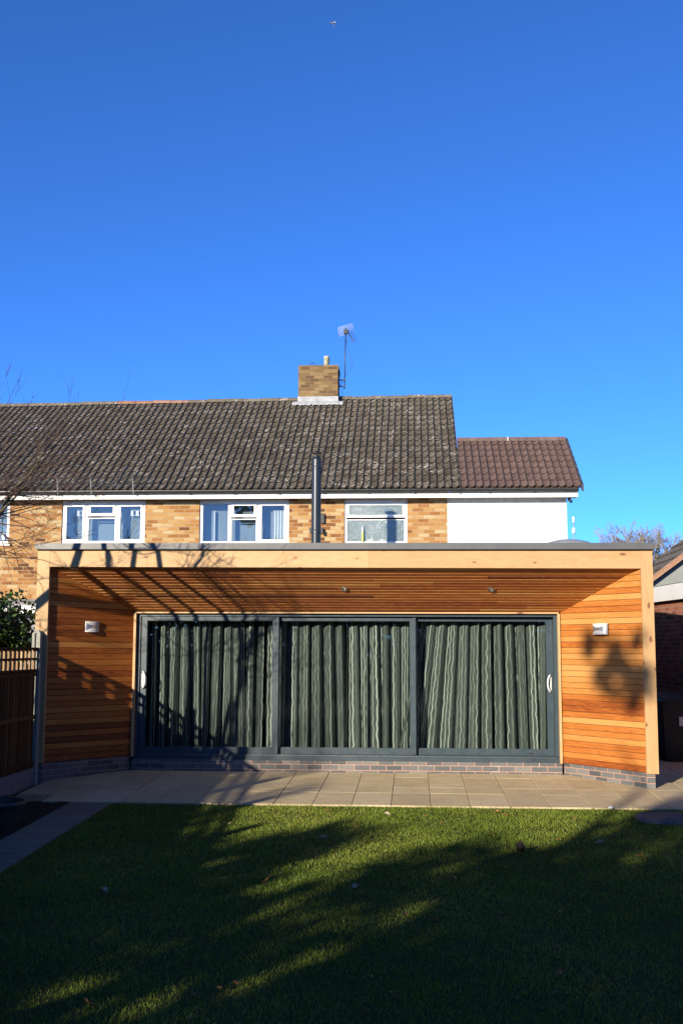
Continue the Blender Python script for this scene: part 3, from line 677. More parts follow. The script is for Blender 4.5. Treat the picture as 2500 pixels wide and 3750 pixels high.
# right hand gable of the main roof
mb.prism([(X1-0.0,6.8,4.85),(X1,15.3,4.85),(X1,11.0,7.80)],(-0.25,0,0))
mb.build('wall',m_house,HS)
mb=MB(); mb.box(X0+0.3,X1-0.3,9.4,9.5,0.0,4.8); mb.box(X0+0.3,X1-0.3,7.02,15.1,3.05,3.15); mb.box(X0+0.3,X1-0.3,7.02,15.1,4.80,4.835); 
for x in (-10.0,-7.1,-4.1): mb.box(x,x+0.1,7.02,9.395,3.152,4.797)
mb.build('inner_rooms',m_room,HS)
def window(W,lights,lab):
    """lights: list of (x0,x1,z0,z1,opening) glass rects in fractions of the opening"""
    x0,x1,z0,z1=W; y=YH+0.035; F=0.045
    mb=MB(); w_=x1-x0; h=z1-z0
    mb.box(x0,x0+F,y,y+0.07,z0,z1); mb.box(x1-F,x1,y,y+0.07,z0,z1); mb.box(x0+F,x1-F,y,y+0.07,z1-F*1.6,z1); mb.box(x0+F,x1-F,y,y+0.07,z0,z0+F)
    xs_=sorted({l[0] for l in lights}|{l[1] for l in lights}); rects=[]
    for (a,b,c_,d,op) in lights:
        a,b,c_,d=x0+F+(w_-2*F)*a,x0+F+(w_-2*F)*b,z0+F+(h-2.6*F)*c_,z0+F+(h-2.6*F)*d; rects.append((a,b,c_,d,op))
    for a in xs_[1:-1]:
        xx=x0+F+(w_-2*F)*a; mb.box(xx-0.022,xx+0.022,y+0.001,y+0.069,z0+F,z1-F*1.6)
    o=mb.build('window_frame',m_white,HS); o['label']=lab
    pm=MB()
    for (a,b,c_,d,op) in rects:
        s=0.022 if not op else 0.030; e=0.052 if op else 0.018; yy=y-0.018 if op else y+0.012
        a+=s if a>x0+F+0.01 else 0.002; b-=s if b<x1-F-0.01 else 0.002; c_+=0.002 if c_<z0+F+0.01 else 0.018; d-=0.002 if d>z1-F*1.7-0.01 else 0.018
        sm=MB(); sm.box(a,a+e,yy,yy+0.05,c_,d); sm.box(b-e,b,yy,yy+0.05,c_,d); sm.box(a+e,b-e,yy,yy+0.05,d-e,d); sm.box(a+e,b-e,yy,yy+0.05,c_,c_+e)
        # black gasket round the glass
        g=0.006
        sm.box(a+e,b-e,yy+0.012,yy+0.02,d-e-g,d-e,mi=1); sm.box(a+e,b-e,yy+0.012,yy+0.02,c_+e,c_+e+g,mi=1); sm.box(a+e,a+e+g,yy+0.012,yy+0.02,c_+e+g,d-e-g,mi=1); sm.box(b-e-g,b-e,yy+0.012,yy+0.02,c_+e+g,d-e-g,mi=1)
        so_=sm.build('casement' if op else 'glazing_bead',[m_white,m_black],o)
        pm.face([(a+e,yy+0.016,c_+e),(b-e,yy+0.016,c_+e),(b-e,yy+0.016,d-e),(a+e,yy+0.016,d-e)])
    pm.build('glass_pane',m_upglass,o)
    sl_=MB(); sl_.box(x0-0.045,x1+0.045,YH-0.055,YH+0.034,z0-0.030,z0-0.001); sl_.build('sill',m_white,o)
    return o
window(WIN[0],[(0,0.45,0,1,True),(0.45,1,0,1,False)],'window at the far left edge behind the bare tree')
window(WIN[1],[(0,0.285,0,1,True),(0.285,0.665,0.0,0.66,False),(0.285,0.665,0.66,1,True),(0.665,1,0,1,True)],'three light window reflecting bare branches')
window(WIN[2],[(0,0.33,0,1,False),(0.33,0.66,0.0,0.62,False),(0.33,0.66,0.62,1,True),(0.66,1,0,1,True)],'three light window with white curtains')
m_obsc=NT('obscured_glass'); _t=m_obsc; fr_=_t.n('Fresnel',{'IOR':1.5}).outputs[0]
_b=_t.bump(_t.noise(_t.pos(),90,3),0.8,0.004); _g=_t.n('BsdfGlossy',{'Color':(1,1,1),'Roughness':0.12,'Normal':_b}); _d=_t.n('BsdfDiffuse',{'Color':(0.17,0.24,0.24)}); _tr=_t.n('BsdfTransparent',{'Color':(0.6,0.7,0.7)})
_m=_t.n('MixShader',{0:0.55,1:_tr.outputs[0],2:_d.outputs[0]}); _s=_t.mr(_t.noise(_t.pos(),55,2),0.66,0.70); _w=_t.n('BsdfDiffuse',{'Color':(0.75,0.8,0.8)})
_m2=_t.n('MixShader',{0:_s,1:_m.outputs[0],2:_w.outputs[0]}); m_obsc=_t.done(_t.n('MixShader',{0:_t.math('ADD',fr_,0.05),1:_m2.outputs[0],2:_g.outputs[0]}))
_keep=m_upglass; m_upglass=m_obsc
window(WIN[3],[(0,1,0.0,0.60,False),(0,1,0.60,1,True)],'bathroom window of frosted glass with two stacked lights')
m_upglass=_keep
# eaves: soffit, fascia, gutter with brackets
mb=MB(); mb.box(-14.6,-1.36,6.482,6.505,4.785,4.900); mb.box(-14.6,-1.36,6.506,YH-0.001,4.842,4.850); mb.build('fascia',m_fascia_old,HS)
def gutter(name,x0,x1,y,z,parent,step):
    mb=MB(); prof=[(0.055*math.cos(math.pi+math.pi*k/10),0.055*math.sin(math.pi+math.pi*k/10)*0.95) for k in range(11)]
    out=[(y+a,z+b) for a,b in prof]; inn=[(y+a*0.9,z+b*0.9) for a,b in reversed(prof)]; ring=out+inn
    for i in range(len(ring)):
        j=(i+1)%len(ring); mb.face([(x0,*ring[i]),(x1,*ring[i]),(x1,*ring[j]),(x0,*ring[j])],smooth=True)
    for x in (x0,x1): mb.face([(x,*q) for q in out])
    mb.box(x0,x1,y-0.060,y-0.052,z-0.006,z+0.006)
    x=x0+step*0.6
    while x<x1:
        pr=[(y+0.062*math.cos(math.pi+math.pi*k/8),z+0.062*math.sin(math.pi+math.pi*k/8)) for k in range(9)]
        for k in range(8): mb.hexa([(x-0.018,*pr[k]),(x+0.018,*pr[k]),(x+0.018,pr[k][0]*0.999+y*0.001,pr[k][1]+0.004),(x-0.018,pr[k][0]*0.999+y*0.001,pr[k][1]+0.004),(x-0.018,*pr[k+1]),(x+0.018,*pr[k+1]),(x+0.018,pr[k+1][0],pr[k+1][1]+0.004),(x-0.018,pr[k+1][0],pr[k+1][1]+0.004)])
        mb.box(x-0.02,x+0.02,y-0.066,y-0.05,z-0.012,z+0.012); x+=step
    return mb.build(name,m_gutter,parent)
gutter('gutter',-14.6,-1.13,6.418,4.945,HS,0.92)
# tiled roof, each tile modelled
def roof(mb,x0,x1,ye,ze,yr,zr,nrow,pw,jit,sag=0.0,roll=0.036,seed=1,skew=0.0):
    rr=random.Random(seed); nper=max(1,round((x1-x0)/pw)); pw=(x1-x0)/nper; K=9
    prof=[(0.0,-0.006),(0.10,-0.006),(0.30,-0.007),(0.46,-0.005),(0.54,0.004),(0.64,roll*0.72),(0.75,roll),(0.86,roll*0.78),(0.93,roll*0.30),(0.955,-0.010)]
    sd=Vector((0,yr-ye,0.0))
    for i in range(nrow):
        for c in range(nper):
            xa=x0+c*pw; r=rr.random(); j1=rr.uniform(-1,1)*jit; j2=rr.uniform(-1,1)*jit; jx=rr.uniform(-1,1)*jit*0.6
            lo=[];hi=[];un=[]
            for (q,h) in prof+[(1.0,-0.010)]:
                x=xa+q*pw+jx; zz=zr(x)
                sl=Vector((0,yr-ye,zz-ze)); n=Vector((0,-sl.z,sl.y)).normalized()
                ta=i/nrow; tb=min(1.0,(i+1)/nrow+0.02)
                lift=0.034+j1*(q-0.5)+j2
                sg=sag*math.sin(math.pi*min(1,max(0,(x-x0)/(x1-x0))))
                A=Vector((x,lerp(ye,yr,ta),lerp(ze,zz,ta)-sg)); B=Vector((x,lerp(ye,yr,tb),lerp(ze,zz,tb)-sg))
                lo.append(A+n*(h+lift)); un.append(A+n*(h+lift-0.030)); hi.append(B+n*(h+0.002))
            m=len(lo)
            mb.raw([tuple(p) for p in lo+hi],[(k,k+1,m+k+1,m+k) for k in range(m-1)],r,True)
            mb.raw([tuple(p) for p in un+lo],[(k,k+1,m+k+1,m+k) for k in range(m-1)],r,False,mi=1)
def ridge1(x): return 7.90+ (x+1.19)*0.0105
mb=MB(); roof(mb,-14.4,-1.14,6.40,4.960,11.0,ridge1,17,0.150,0.004,seed=4)
mb.face([(-14.4,6.42,4.945),(-1.15,6.42,4.945),(-1.15,11,7.86),(-14.4,11,7.74)],0.3); mb.face([(-14.4,15.6,4.95),(-14.4,11,7.78),(-1.15,11,7.90),(-1.15,15.6,4.95)],0.3)
# verge mortar edge
mb.hexa([(-1.16,6.40,4.93),(-1.128,6.40,4.93),(-1.128,11.0,7.86),(-1.16,11.0,7.86),(-1.16,6.40,4.985),(-1.128,6.40,4.985),(-1.128,11.0,7.925),(-1.16,11.0,7.925)],0.6)
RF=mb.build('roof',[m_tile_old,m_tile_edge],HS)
rr=random.Random(9)
RG=[MB(),MB(),MB()]; x=-14.4
while x<-1.2:
    m_=RG[0] if x<-9.7 else RG[1] if x<-8.0 else RG[2]; r=rr.random(); L=min(0.45,-1.14-x); zz=ridge1(x)+rr.uniform(-0.008,0.008)-0.035; vs=[];n=8
    for xx in (x+0.004,x+L-0.004):
        for k in range(n+1): a=math.pi*k/n; vs.append((xx,11.0-0.125*math.cos(a),zz+0.10*math.sin(a)))
    fs=[(k,n+1+k,n+2+k,k+1) for k in range(n)]
    m_.raw(vs,fs,r,True); m_.face(vs[:n+1],r); m_.face(list(reversed(vs[n+1:])),r); x+=0.45
for k,m_ in enumerate(RG):
    o=m_.build('ridge',(m_tile_far,m_tile_red,m_tile_far)[k],RF)
    if k==1: o['label']='newer reddish ridge tiles'
# chimney
CX0,CX1,CY=-4.895,-3.925,10.68
mb=MB(); mb.box(CX0,CX1,CY,CY+0.66,7.2,8.52); mb.box(CX0-0.004,CX1+0.016,CY-0.008,CY+0.67,8.522,8.655); CH=mb.build('chimney',m_chim,HS)
mb=MB(); mb.box(CX0-0.012,CX1+0.012,CY-0.010,CY+0.668,7.60,7.87)
# apron dressed over the tiles
K=26; vs=[];fs=[]
for i in range(K+1):
    x=lerp(CX0-0.14,CX1+0.14,i/K); w1=0.02*math.sin(i*1.9)+0.012*math.sin(i*4.1); zt=7.735
    vs.append((x,CY-0.013,zt+0.01)); yy=CY-0.16+w1; vs.append((x,yy,zt-0.075-0.6*abs(w1)+0.015*math.sin(i*2.7)))
    vs.append((x,yy,zt-0.10-0.6*abs(w1)+0.015*math.sin(i*2.7)))
for i in range(K): a=i*3; fs+= [(a,a+1,a+4,a+3),(a+1,a+2,a+5,a+4)]
mb.raw(vs,[tuple(reversed(f)) for f in fs],0.5,True); mb.build('lead_flashing',m_lead,CH)
mb=MB(); mb.lathe((-4.225,CY+0.30,8.655),[(0.16,0),(0.12,0.035),(0.075,0.055)],18); mb.lathe((-4.575,CY+0.30,8.655),[(0.15,0),(0.13,0.02),(0.115,0.045),(0.10,0.05),(0.10,0.02)],18); mb.build('chimney_pot',m_terra,CH)
mb=MB(); mb.lathe((-4.225,CY+0.30,8.70),[(0.062,0),(0.064,0.06),(0.070,0.065),(0.070,0.24),(0.066,0.255),(0.0,0.26)],18); mb.build('chimney_cowl',m_cowl,CH)
mb=MB()
for k in range(6):
    a=k*math.pi/6; mb.tube([(-4.575+0.095*math.cos(a)*math.cos(q),CY+0.30+0.095*math.sin(a)*math.cos(q),8.70+0.10*math.sin(q)) for q in [math.pi*i/10 for i in range(11)]],0.0025,4)
mb.build('wire_guard',m_galv,CH)
# air vent brick
mb=MB()
for i in range(7): mb.box(-1.985+i*0.031,-1.967+i*0.031,YH-0.006,YH+0.0,4.655,4.715)
mb.box(-1.99,-1.765,YH-0.008,YH-0.001,4.715,4.725); mb.box(-1.99,-1.765,YH-0.008,YH-0.001,4.645,4.655); mb.build('air_vent',m_terra,HS)
# bay on the ground floor at the left
mb=MB(); mb.hexa([(-12.5,6.15,2.58),(-7.4,6.15,2.58),(-7.4,6.745,2.70),(-12.5,6.745,2.70),(-12.5,6.15,2.60),(-7.4,6.15,2.60),(-7.4,6.745,2.735),(-12.5,6.745,2.735)]); BY=mb.build('bay_roof',m_lead,HS)
mb=MB(); mb.box(-12.5,-7.42,6.16,6.20,2.42,2.575); mb.build('bay_fascia',m_white,BY)
mb=MB(); mb.box(-12.4,-7.5,6.25,6.30,-0.1,2.42); mb.build('bay_wall',m_room,BY)
gutter('bay_gutter',-12.5,-7.42,6.10,2.42,BY,1.0)

# snow and tile guard rail above the gutter
GR=thing('roof_guard',(-10.6,6.36,4.97),'low wire mesh guard rail along the gutter at left of the roof','guard rail')
mb=MB(); gx0,gx1,gy=-14.2,-7.46,6.40
for z in (5.035,5.235): mb.tube([(gx0,gy-0.02,z),(gx1,gy-0.02,z)],0.0055,5)
mb.tube([(gx1,gy-0.02,5.035),(gx1,gy-0.02,5.235)],0.0055,5); mb.tube([(-9.30,gy-0.021,5.035),(-9.30,gy-0.021,5.235)],0.005,5)
mb.build('rail',m_galv,GR)
mb=MB(); x=gx0
while x<gx1-0.02:
    mb.tube([(x,gy-0.02,5.035),(min(x+0.2,gx1),gy-0.02,5.235)],0.0038,3,caps=False); mb.tube([(x+0.2 if x+0.2<gx1 else gx1,gy-0.022,5.035),(x,gy-0.022,5.235)],0.0038,3,caps=False); x+=0.08
mb.build('mesh',m_galv,GR)
for x in (-13.4,-11.2,-10.25,-9.42,-8.72,-7.84):
    mb=MB(); mb.obox((x,gy-0.04,4.88),(0.03,0,0),(0,0.008,0),(-0.035,0.02,0.36)); mb.build('bracket',m_galv,GR)

# security light beside the flue
SLt=thing('security_light',(-3.80,YH,4.2),'small black security light and sensor on the brick wall behind the flue','security light')
mb=MB(); mb.box(-4.22,-3.945,YH-0.10,YH-0.01,4.10,4.20); mb.box(-3.985,-3.935,YH-0.14,YH-0.101,4.075,4.16); mb.build('lamp_housing',m_black,SLt)
mb=MB(); mb.box(-3.985,-3.918,YH-0.07,YH-0.002,4.30,4.50); mb.build('sensor_box',m_black,SLt)

m_net=plain('pale_blue_blind',(0.19,0.225,0.225),0.9,0,0.1,0.08,2)
for (a,b,l) in ((-9.38,-7.70,'pale blind behind the branch reflecting window'),(-6.48,-4.70,'pale blind behind the window with white curtains'),(-12.4,-10.6,'pale blind behind the far left window')):
    mb=MB(); n_=40
    for k in range(n_): x0_,x1_=lerp(a,b,k/n_),lerp(a,b,(k+1)/n_); mb.face([(x0_,7.06+0.002*math.sin(k*1.3),3.7),(x1_,7.06+0.002*math.sin(k*1.3+1.3),3.7),(x1_,7.06+0.002*math.sin(k*1.3+1.3),4.79),(x0_,7.06+0.002*math.sin(k*1.3),4.79)],smooth=True)
    tag(mb.build('window_blind',m_net,org=((a+b)/2,7.06,3.7)),l,'blind','pale blinds upstairs')
# white curtains and things inside the upstairs windows
def wcurtain(x0,x1,z0,z1,y,lab,nf):
    mb=MB(); N=nf*8; vs=[];fs=[]
    for i in range(N+1):
        for z in (z1,z0): vs.append((lerp(x0,x1,i/N),y-0.03*math.cos(2*math.pi*i/8),z))
    for i in range(N): a=i*2; fs.append((a+1,a+3,a+2,a))
    mb.raw(vs,fs,0.5,True); return tag(mb.build('window_curtain',m_cloth,org=((x0+x1)/2,y,z0)),lab,'curtain','white curtains in the upstairs windows')
wcurtain(-5.02,-4.72,3.88,4.60,6.99,'gathered white curtain at right of the three light window',5)
wcurtain(-6.29,-6.23,3.88,4.60,6.99,'narrow white curtain edge at left of the three light window',1)
wcurtain(-11.2,-10.70,3.90,4.15,6.97,'yellowish blind low in the far left window',3)
def arch_card(x0,x1,lab):
    z0,z1,y=4.50,4.66,6.965; mb=MB(); w_=(x1-x0); g=0.055
    mb.box(x0,x1,y,y+0.01,z0+0.10,z1)
    hx=[x0+w_*0.28,x0+w_*0.72]
    e=[x0,hx[0]-g/2,hx[0]+g/2,hx[1]-g/2,hx[1]+g/2,x1]
    for i in (0,2,4): mb.box(e[i],e[i+1],y,y+0.01,z0+0.01,z0+0.0995)
    mb.box(x0-0.01,x1+0.01,y-0.004,y+0.012,z0,z0+0.0095)
    return tag(mb.build('window_ornament',m_paper,org=((x0+x1)/2,y,z0)),lab,'ornament','arched card ornaments in the upstairs window')
arch_card(-9.17,-8.90,'white ornament with two arches in left light of the branch reflecting window')
arch_card(-8.02,-7.75,'white ornament with two arches in right light of the branch reflecting window')
bt=thing('cleaner_bottle',(-3.13,6.80+0.05,3.92),'bottle with white nozzle and yellow green label on the bathroom sill','bottle')
m_lab=plain('lime_label',(0.55,0.62,0.10),0.5)
mb=MB(); mb.lathe((-3.13,6.765,3.915),[(0.019,0),(0.020,0.02),(0.020,0.17),(0.014,0.20)],14); mb.build('bottle_body',m_lab,bt)
mb=MB(); mb.lathe((-3.13,6.765,4.115),[(0.018,0),(0.012,0.06),(0.005,0.12),(0,0.12)],12); mb.build('nozzle',m_white,bt)
for i,(x,l) in enumerate(((-2.97,'left white dish on the bathroom window sill'),(-2.71,'right white dish on the bathroom window sill'))):
    mb=MB(); mb.lathe((x,6.90,3.915),[(0.05,0),(0.12,0.04),(0.125,0.045),(0.05,0.05)],18); tag(mb.build('soap_dish',m_white,org=(x,6.90,3.915)),l,'dish','white dishes on the bathroom sill')

# TV aerial on the chimney
AE=thing('tv_aerial',(-3.86,CY+0.25,8.1),'television aerial with grid reflector on a mast clamped to the chimney','aerial')
ax_,ay_=-3.775,CY+0.22
mb=MB(); mb.tube([(ax_,ay_,8.10),(ax_+0.03,ay_,9.66)],0.013,8); mb.build('mast',m_gutter,AE)
mb=MB()
for z in (8.17,8.33): mb.box(-3.905,ax_+0.01,ay_-0.018,ay_+0.018,z-0.012,z+0.012); mb.box(ax_-0.03,ax_+0.03,ay_-0.03,ay_+0.03,z-0.02,z+0.02)
mb.tube([(-3.89,ay_,8.17),(-3.81,ay_,8.33)],0.008,5); mb.box(-3.905,-3.893,ay_-0.04,ay_+0.04,8.10,8.40); mb.build('bracket',m_black,AE)
b0=Vector((ax_+0.05,ay_-0.06,9.58)); b1=Vector((ax_+0.27,ay_-0.42,9.17)); 
mb=MB(); mb.tube([b0+(b0-b1)*0.12,b1],0.010,6); mb.box(ax_-0.02,ax_+0.10,ay_-0.07,ay_+0.02,9.50,9.60); mb.build('boom',m_black,AE)
mb=MB(); ed=Vector((0.12,0.0,0.03))
for i in range(10):
    q=lerp(0.18,0.97,i/9); c=b0.lerp(b1,q); mb.tube([c-ed*lerp(1,0.75,q),c+ed*lerp(1,0.75,q)],0.0035,4)
mb.build('element',m_galv,AE)
mb=MB(); rc=Vector((ax_+0.03,ay_-0.02,9.60)); ru=Vector((0.30,0.02,0.095)); rv=Vector((0.025,0.08,-0.20))
for i in range(8): q=i/7-0.5; mb.tube([rc+ru*(-0.6)+rv*q,rc+ru*0.6+rv*q],0.003,4)
for i in range(13): q=i/12-0.5; mb.tube([rc+ru*1.2*q-rv*0.5,rc+ru*1.2*q+rv*0.5],0.0022,4)
mb.build('reflector',plain('reflector_wire',(0.62,0.60,0.60),0.5,0.0),AE)
mb=MB(); mb.tube([(ax_+0.03,ay_-0.02,9.40),(ax_+0.09,ay_-0.02,9.1),(ax_+0.17,ay_-0.02,8.85),(ax_+0.19,ay_-0.02,8.68),(ax_+0.14,ay_-0.02,8.54),(ax_+0.01,ay_-0.02,8.44)],0.005,5); mb.tube([(ax_-0.05,ay_,8.15),(ax_-0.04,ay_-0.1,7.85),(ax_-0.035,ay_-0.15,7.7)],0.005,5); mb.build('cable',m_black,AE)

# ------------------------------------------------------------------ white rendered side extension
SE=thing('side_extension',(-0.2,11.0,0.0),'white rendered two storey side extension with newer brown tiled roof','side extension')
mb=MB(); mb.box(-1.398,1.022,YH-0.004,13.0,-0.1,4.845); mb.prism([(1.022,YH,4.846),(1.022,10.6,4.846),(1.022,8.6,6.12)],(-0.2,0,0)); mb.build('wall',m_whitewall,SE)
mb=MB(); mb.box(-1.355,1.215,6.482,6.505,4.785,4.905); mb.box(-1.355,1.19,6.506,YH-0.006,4.846,4.852); mb.box(1.0,1.215,6.506,6.80,4.80,4.845); mb.build('fascia',m_white,SE)
gutter('gutter',-1.12,1.22,6.418,4.945,SE,0.9)
mb=MB(); roof(mb,-1.115,1.29,6.40,4.975,8.62,lambda x:6.36,8,0.150,0.0012,seed=8)
mb.face([(-1.1,6.42,4.96),(1.26,6.42,4.96),(1.26,8.62,6.32),(-1.1,8.62,6.32)],0.3); mb.face([(-1.1,10.85,4.96),(-1.1,8.62,6.34),(1.26,8.62,6.34),(1.26,10.85,4.96)],0.3)
RF2=mb.build('roof',[m_tile_new,m_tile_edge2],SE)
mb=MB(); x=-1.115
while x<1.2:
    L=min(0.45,1.27-x); mb.prism([(x+0.003,8.50,6.315),(x+0.003,8.545,6.415),(x+0.003,8.69,6.415),(x+0.003,8.74,6.315)],(L-0.006,0,0),random.random()); x+=0.45
mb.build('ridge',m_tile_new,RF2)
mb=MB(); mb.box(-0.005,0.012,8.498,8.55,6.322,6.41); mb.build('ridge_clip',m_white,RF2)
m_verge=plain('dark_verge',(0.055,0.06,0.065),0.5)
mb=MB(); nseg=8
for i in range(nseg):
    ta,tb=i/nseg,(i+1)/nseg; ya,yb=lerp(6.36,8.60,ta),lerp(6.36,8.60,tb); za,zb_=lerp(4.955,6.345,ta),lerp(4.955,6.345,tb); e=0.018
    mb.hexa([(1.275,ya,za-0.07),(1.318,ya,za-0.07),(1.318,yb,zb_-0.07),(1.275,yb,zb_-0.07),(1.275,ya,za+0.05+e),(1.318,ya,za+0.05+e),(1.318,yb,zb_+0.05),(1.275,yb,zb_+0.05)],0.5)
mb.build('verge_cap',m_verge,RF2)
mb=MB(); mb.box(1.03,1.09,6.60,6.68,4.735,4.795); mb.tube([(1.06,6.62,4.74),(1.10,6.58,4.70)],0.03,8); mb.build('camera_bracket',m_black,SE)

# ------------------------------------------------------------------ neighbours at the right
GA=thing('brick_garage',(3.4,4.2,0),'red brick garage with white fascia beyond the right hand passage','garage')
mb=MB(); g0=Vector((1.98,6.6,0)); gd=Vector((0.118,-0.993,0)); gn=Vector((0.993,0.118,0))
mb.obox(g0+Vector((0,0,-0.1)),gd*6.2,gn*0.22,(0,0,2.70)); mb.obox(g0+gn*0.222+Vector((0,0,-0.1)),gd*0.22,gn*2.8,(0,0,2.7)); mb.obox(g0+gd*5.98+gn*0.222+Vector((0,0,-0.1)),gd*0.22,gn*2.8,(0,0,2.7)); mb.build('wall',m_redbrick,GA)
mb=MB(); mb.obox(g0-gn*0.10-gd*0.1+Vector((0,0,2.575)),gd*6.4,gn*0.03,(0,0,0.265)); mb.obox(g0-gn*0.068-gd*0.1+Vector((0,0,2.604)),gd*6.4,gn*0.066,(0,0,0.02)); mb.build('fascia',m_white,GA)
mb=MB(); mb.obox(g0-gn*0.06-gd*0.1+Vector((0,0,2.80)),gd*6.4,gn*3.2,(0,0,0.06)); mb.build('roof',m_coping,GA)
NH=thing('neighbour_house',(5.5,11.0,0),'neighbouring house at the right with grey gable and mossy tiled roof','house')
yg=9.0; gx,gz_=3.06,3.20; sl=0.74
mb=MB(); mb.prism([(gx-0.1,yg,0),(10.5,yg,0),(10.5,yg,3.1),(gx+3.8,yg,gz_+sl*3.75),(gx-0.1,yg,3.1)],(0,0.25,0)); mb.box(gx-0.1,gx+0.15,yg+0.251,yg+7,0,3.05); mb.build('wall',m_greyclad,NH)
mb=MB(); L=4.2
def rp(x,y,o): 
    n=Vector((-sl,0,1)).normalized(); q=Vector((x,y,gz_+sl*(x-gx)))+n*o; return q
NR=13
rr=random.Random(21)
for i in range(NR):
    xa,xb=gx-0.35+i*(L+0.35)/NR,gx-0.35+(i+1)*(L+0.35)/NR
    yy=yg-0.18
    while yy<yg+3.6:
        r=rr.random(); w_=0.30; a=rp(xa,yy,0.09); b=rp(xa,yy+w_,0.09); c=rp(xb+0.02,yy+w_,0.055); d=rp(xb+0.02,yy,0.055); mb.face([a,d,c,b],r); mb.face([rp(xa,yy,0.06),a,b,rp(xa,yy+w_,0.06)],r); yy+=w_
mb.prism([rp(gx-0.35,yg-0.18,0.05),rp(gx+L,yg-0.18,0.05),rp(gx+L,yg+3.6,0.05),rp(gx-0.35,yg+3.6,0.05)],(0,0,-0.04)); mb.face([rp(gx+L,yg-0.18,0.06),(11.2,yg-0.18,3.2),(11.2,yg+3.6,3.2),rp(gx+L,yg+3.6,0.06)],0.4)
mb.build('roof',m_tile_far,NH)
mb=MB(); P=[rp(gx-0.36,yg-0.20,-0.03),rp(gx+L,yg-0.20,-0.03),rp(gx+L,yg-0.20,0.085),rp(gx-0.36,yg-0.20,0.085)]; mb.prism(P,(0,0.015,0)); mb.build('verge',m_tile_red,NH)
# wheelie bin in the dark passage
BN=thing('wheelie_bin',(2.05,2.2,0.0),'black wheelie bin with white sticker in the shaded passage','bin')
mb=MB(); bx,by=2.05,2.2
mb.hexa([(bx-0.22,by-0.24,0.02),(bx+0.22,by-0.24,0.02),(bx+0.22,by+0.28,0.02),(bx-0.22,by+0.28,0.02),(bx-0.28,by-0.34,0.93),(bx+0.28,by-0.34,0.93),(bx+0.28,by+0.36,0.93),(bx-0.28,by+0.36,0.93)]); mb.build('body',m_bin,BN)
mb=MB(); mb.hexa([(bx-0.30,by-0.37,0.932),(bx+0.30,by-0.37,0.932),(bx+0.30,by+0.40,0.932),(bx-0.30,by+0.40,0.932),(bx-0.27,by-0.33,0.99),(bx+0.27,by-0.33,0.99),(bx+0.27,by+0.40,1.06),(bx-0.27,by+0.40,1.06)]); mb.build('lid',m_bin,BN)
for x in (-0.25,0.25):
    mb=MB(); mb.tube([(bx+x-0.025,by+0.30,0.10),(bx+x+0.025,by+0.30,0.10)],0.10,16); mb.build('wheel',m_black,BN)
mb=MB(); mb.box(bx-0.03,bx+0.10,by-0.338,by-0.312,0.56,0.70); mb.build('sticker',m_paper,BN)

# distant radio mast
mb=MB(); t=NT('banded_mast'); z=t.sep(t.pos())[2]; c=t.mix(t.math('GREATER_THAN',t.math('FRACT',t.math('DIVIDE',t.math('SUBTRACT',z,7.65),0.57)),0.57),(0.85,0.85,0.86),(0.28,0.31,0.37)); m_mast=t.done(t.pbsdf(c,0.6))
mxp,myp=6.14,42.0
mb.tube([(mxp,myp,0),(mxp,myp,8.5)],0.030,8); mb.tube([(mxp,myp,7.67),(mxp,myp,7.97)],0.085,10); mb.tube([(mxp,myp,8.23),(mxp,myp,8.56)],0.060,10)
tag(mb.build('radio_mast',m_mast,org=(mxp,myp,0)),'thin white banded radio mast far beyond the flat roof','mast')

# bird
def bird():
    c=Vector((-6.263,40.0,34.955)); mb=MB(); VV=Vector; Vector_=lambda q: VV(q)*0.62 
    mb.tube([c+Vector_((-0.16,0,0.0)),c+Vector_((-0.08,0,0.01)),c+Vector_((0.02,0,0.02)),c+Vector_((0.12,0,0.06)),c+Vector_((0.20,0,0.07)),c+Vector_((0.26,0,0.06))],[0.010,0.032,0.042,0.032,0.022,0.005],8)
    mb.prism([c+Vector_((-0.02,0,0.03)),c+Vector_((0.06,-0.02,0.05)),c+Vector_((-0.12,-0.30,-0.02)),c+Vector_((-0.30,-0.52,-0.20)),c+Vector_((-0.20,-0.28,-0.02))],(0,0,0.012))
    mb.prism([c+Vector_((-0.02,0,0.03)),c+Vector_((0.06,0.02,0.05)),c+Vector_((0.10,0.30,0.06)),c+Vector_((0.02,0.55,-0.12)),c+Vector_((0.0,0.28,0.04))],(0,0,0.012))
    mb.prism([c+Vector_((-0.14,-0.02,0.0)),c+Vector_((-0.30,-0.06,-0.02)),c+Vector_((-0.30,0.06,-0.02)),c+Vector_((-0.14,0.02,0.0))],(0,0,0.008))
    tag(mb.build('bird',plain('gull_plumage',(0.55,0.50,0.47),0.8,0,0.2,0.35,9),org=tuple(c)),'small pale bird gliding high in the blue sky','bird')
bird()

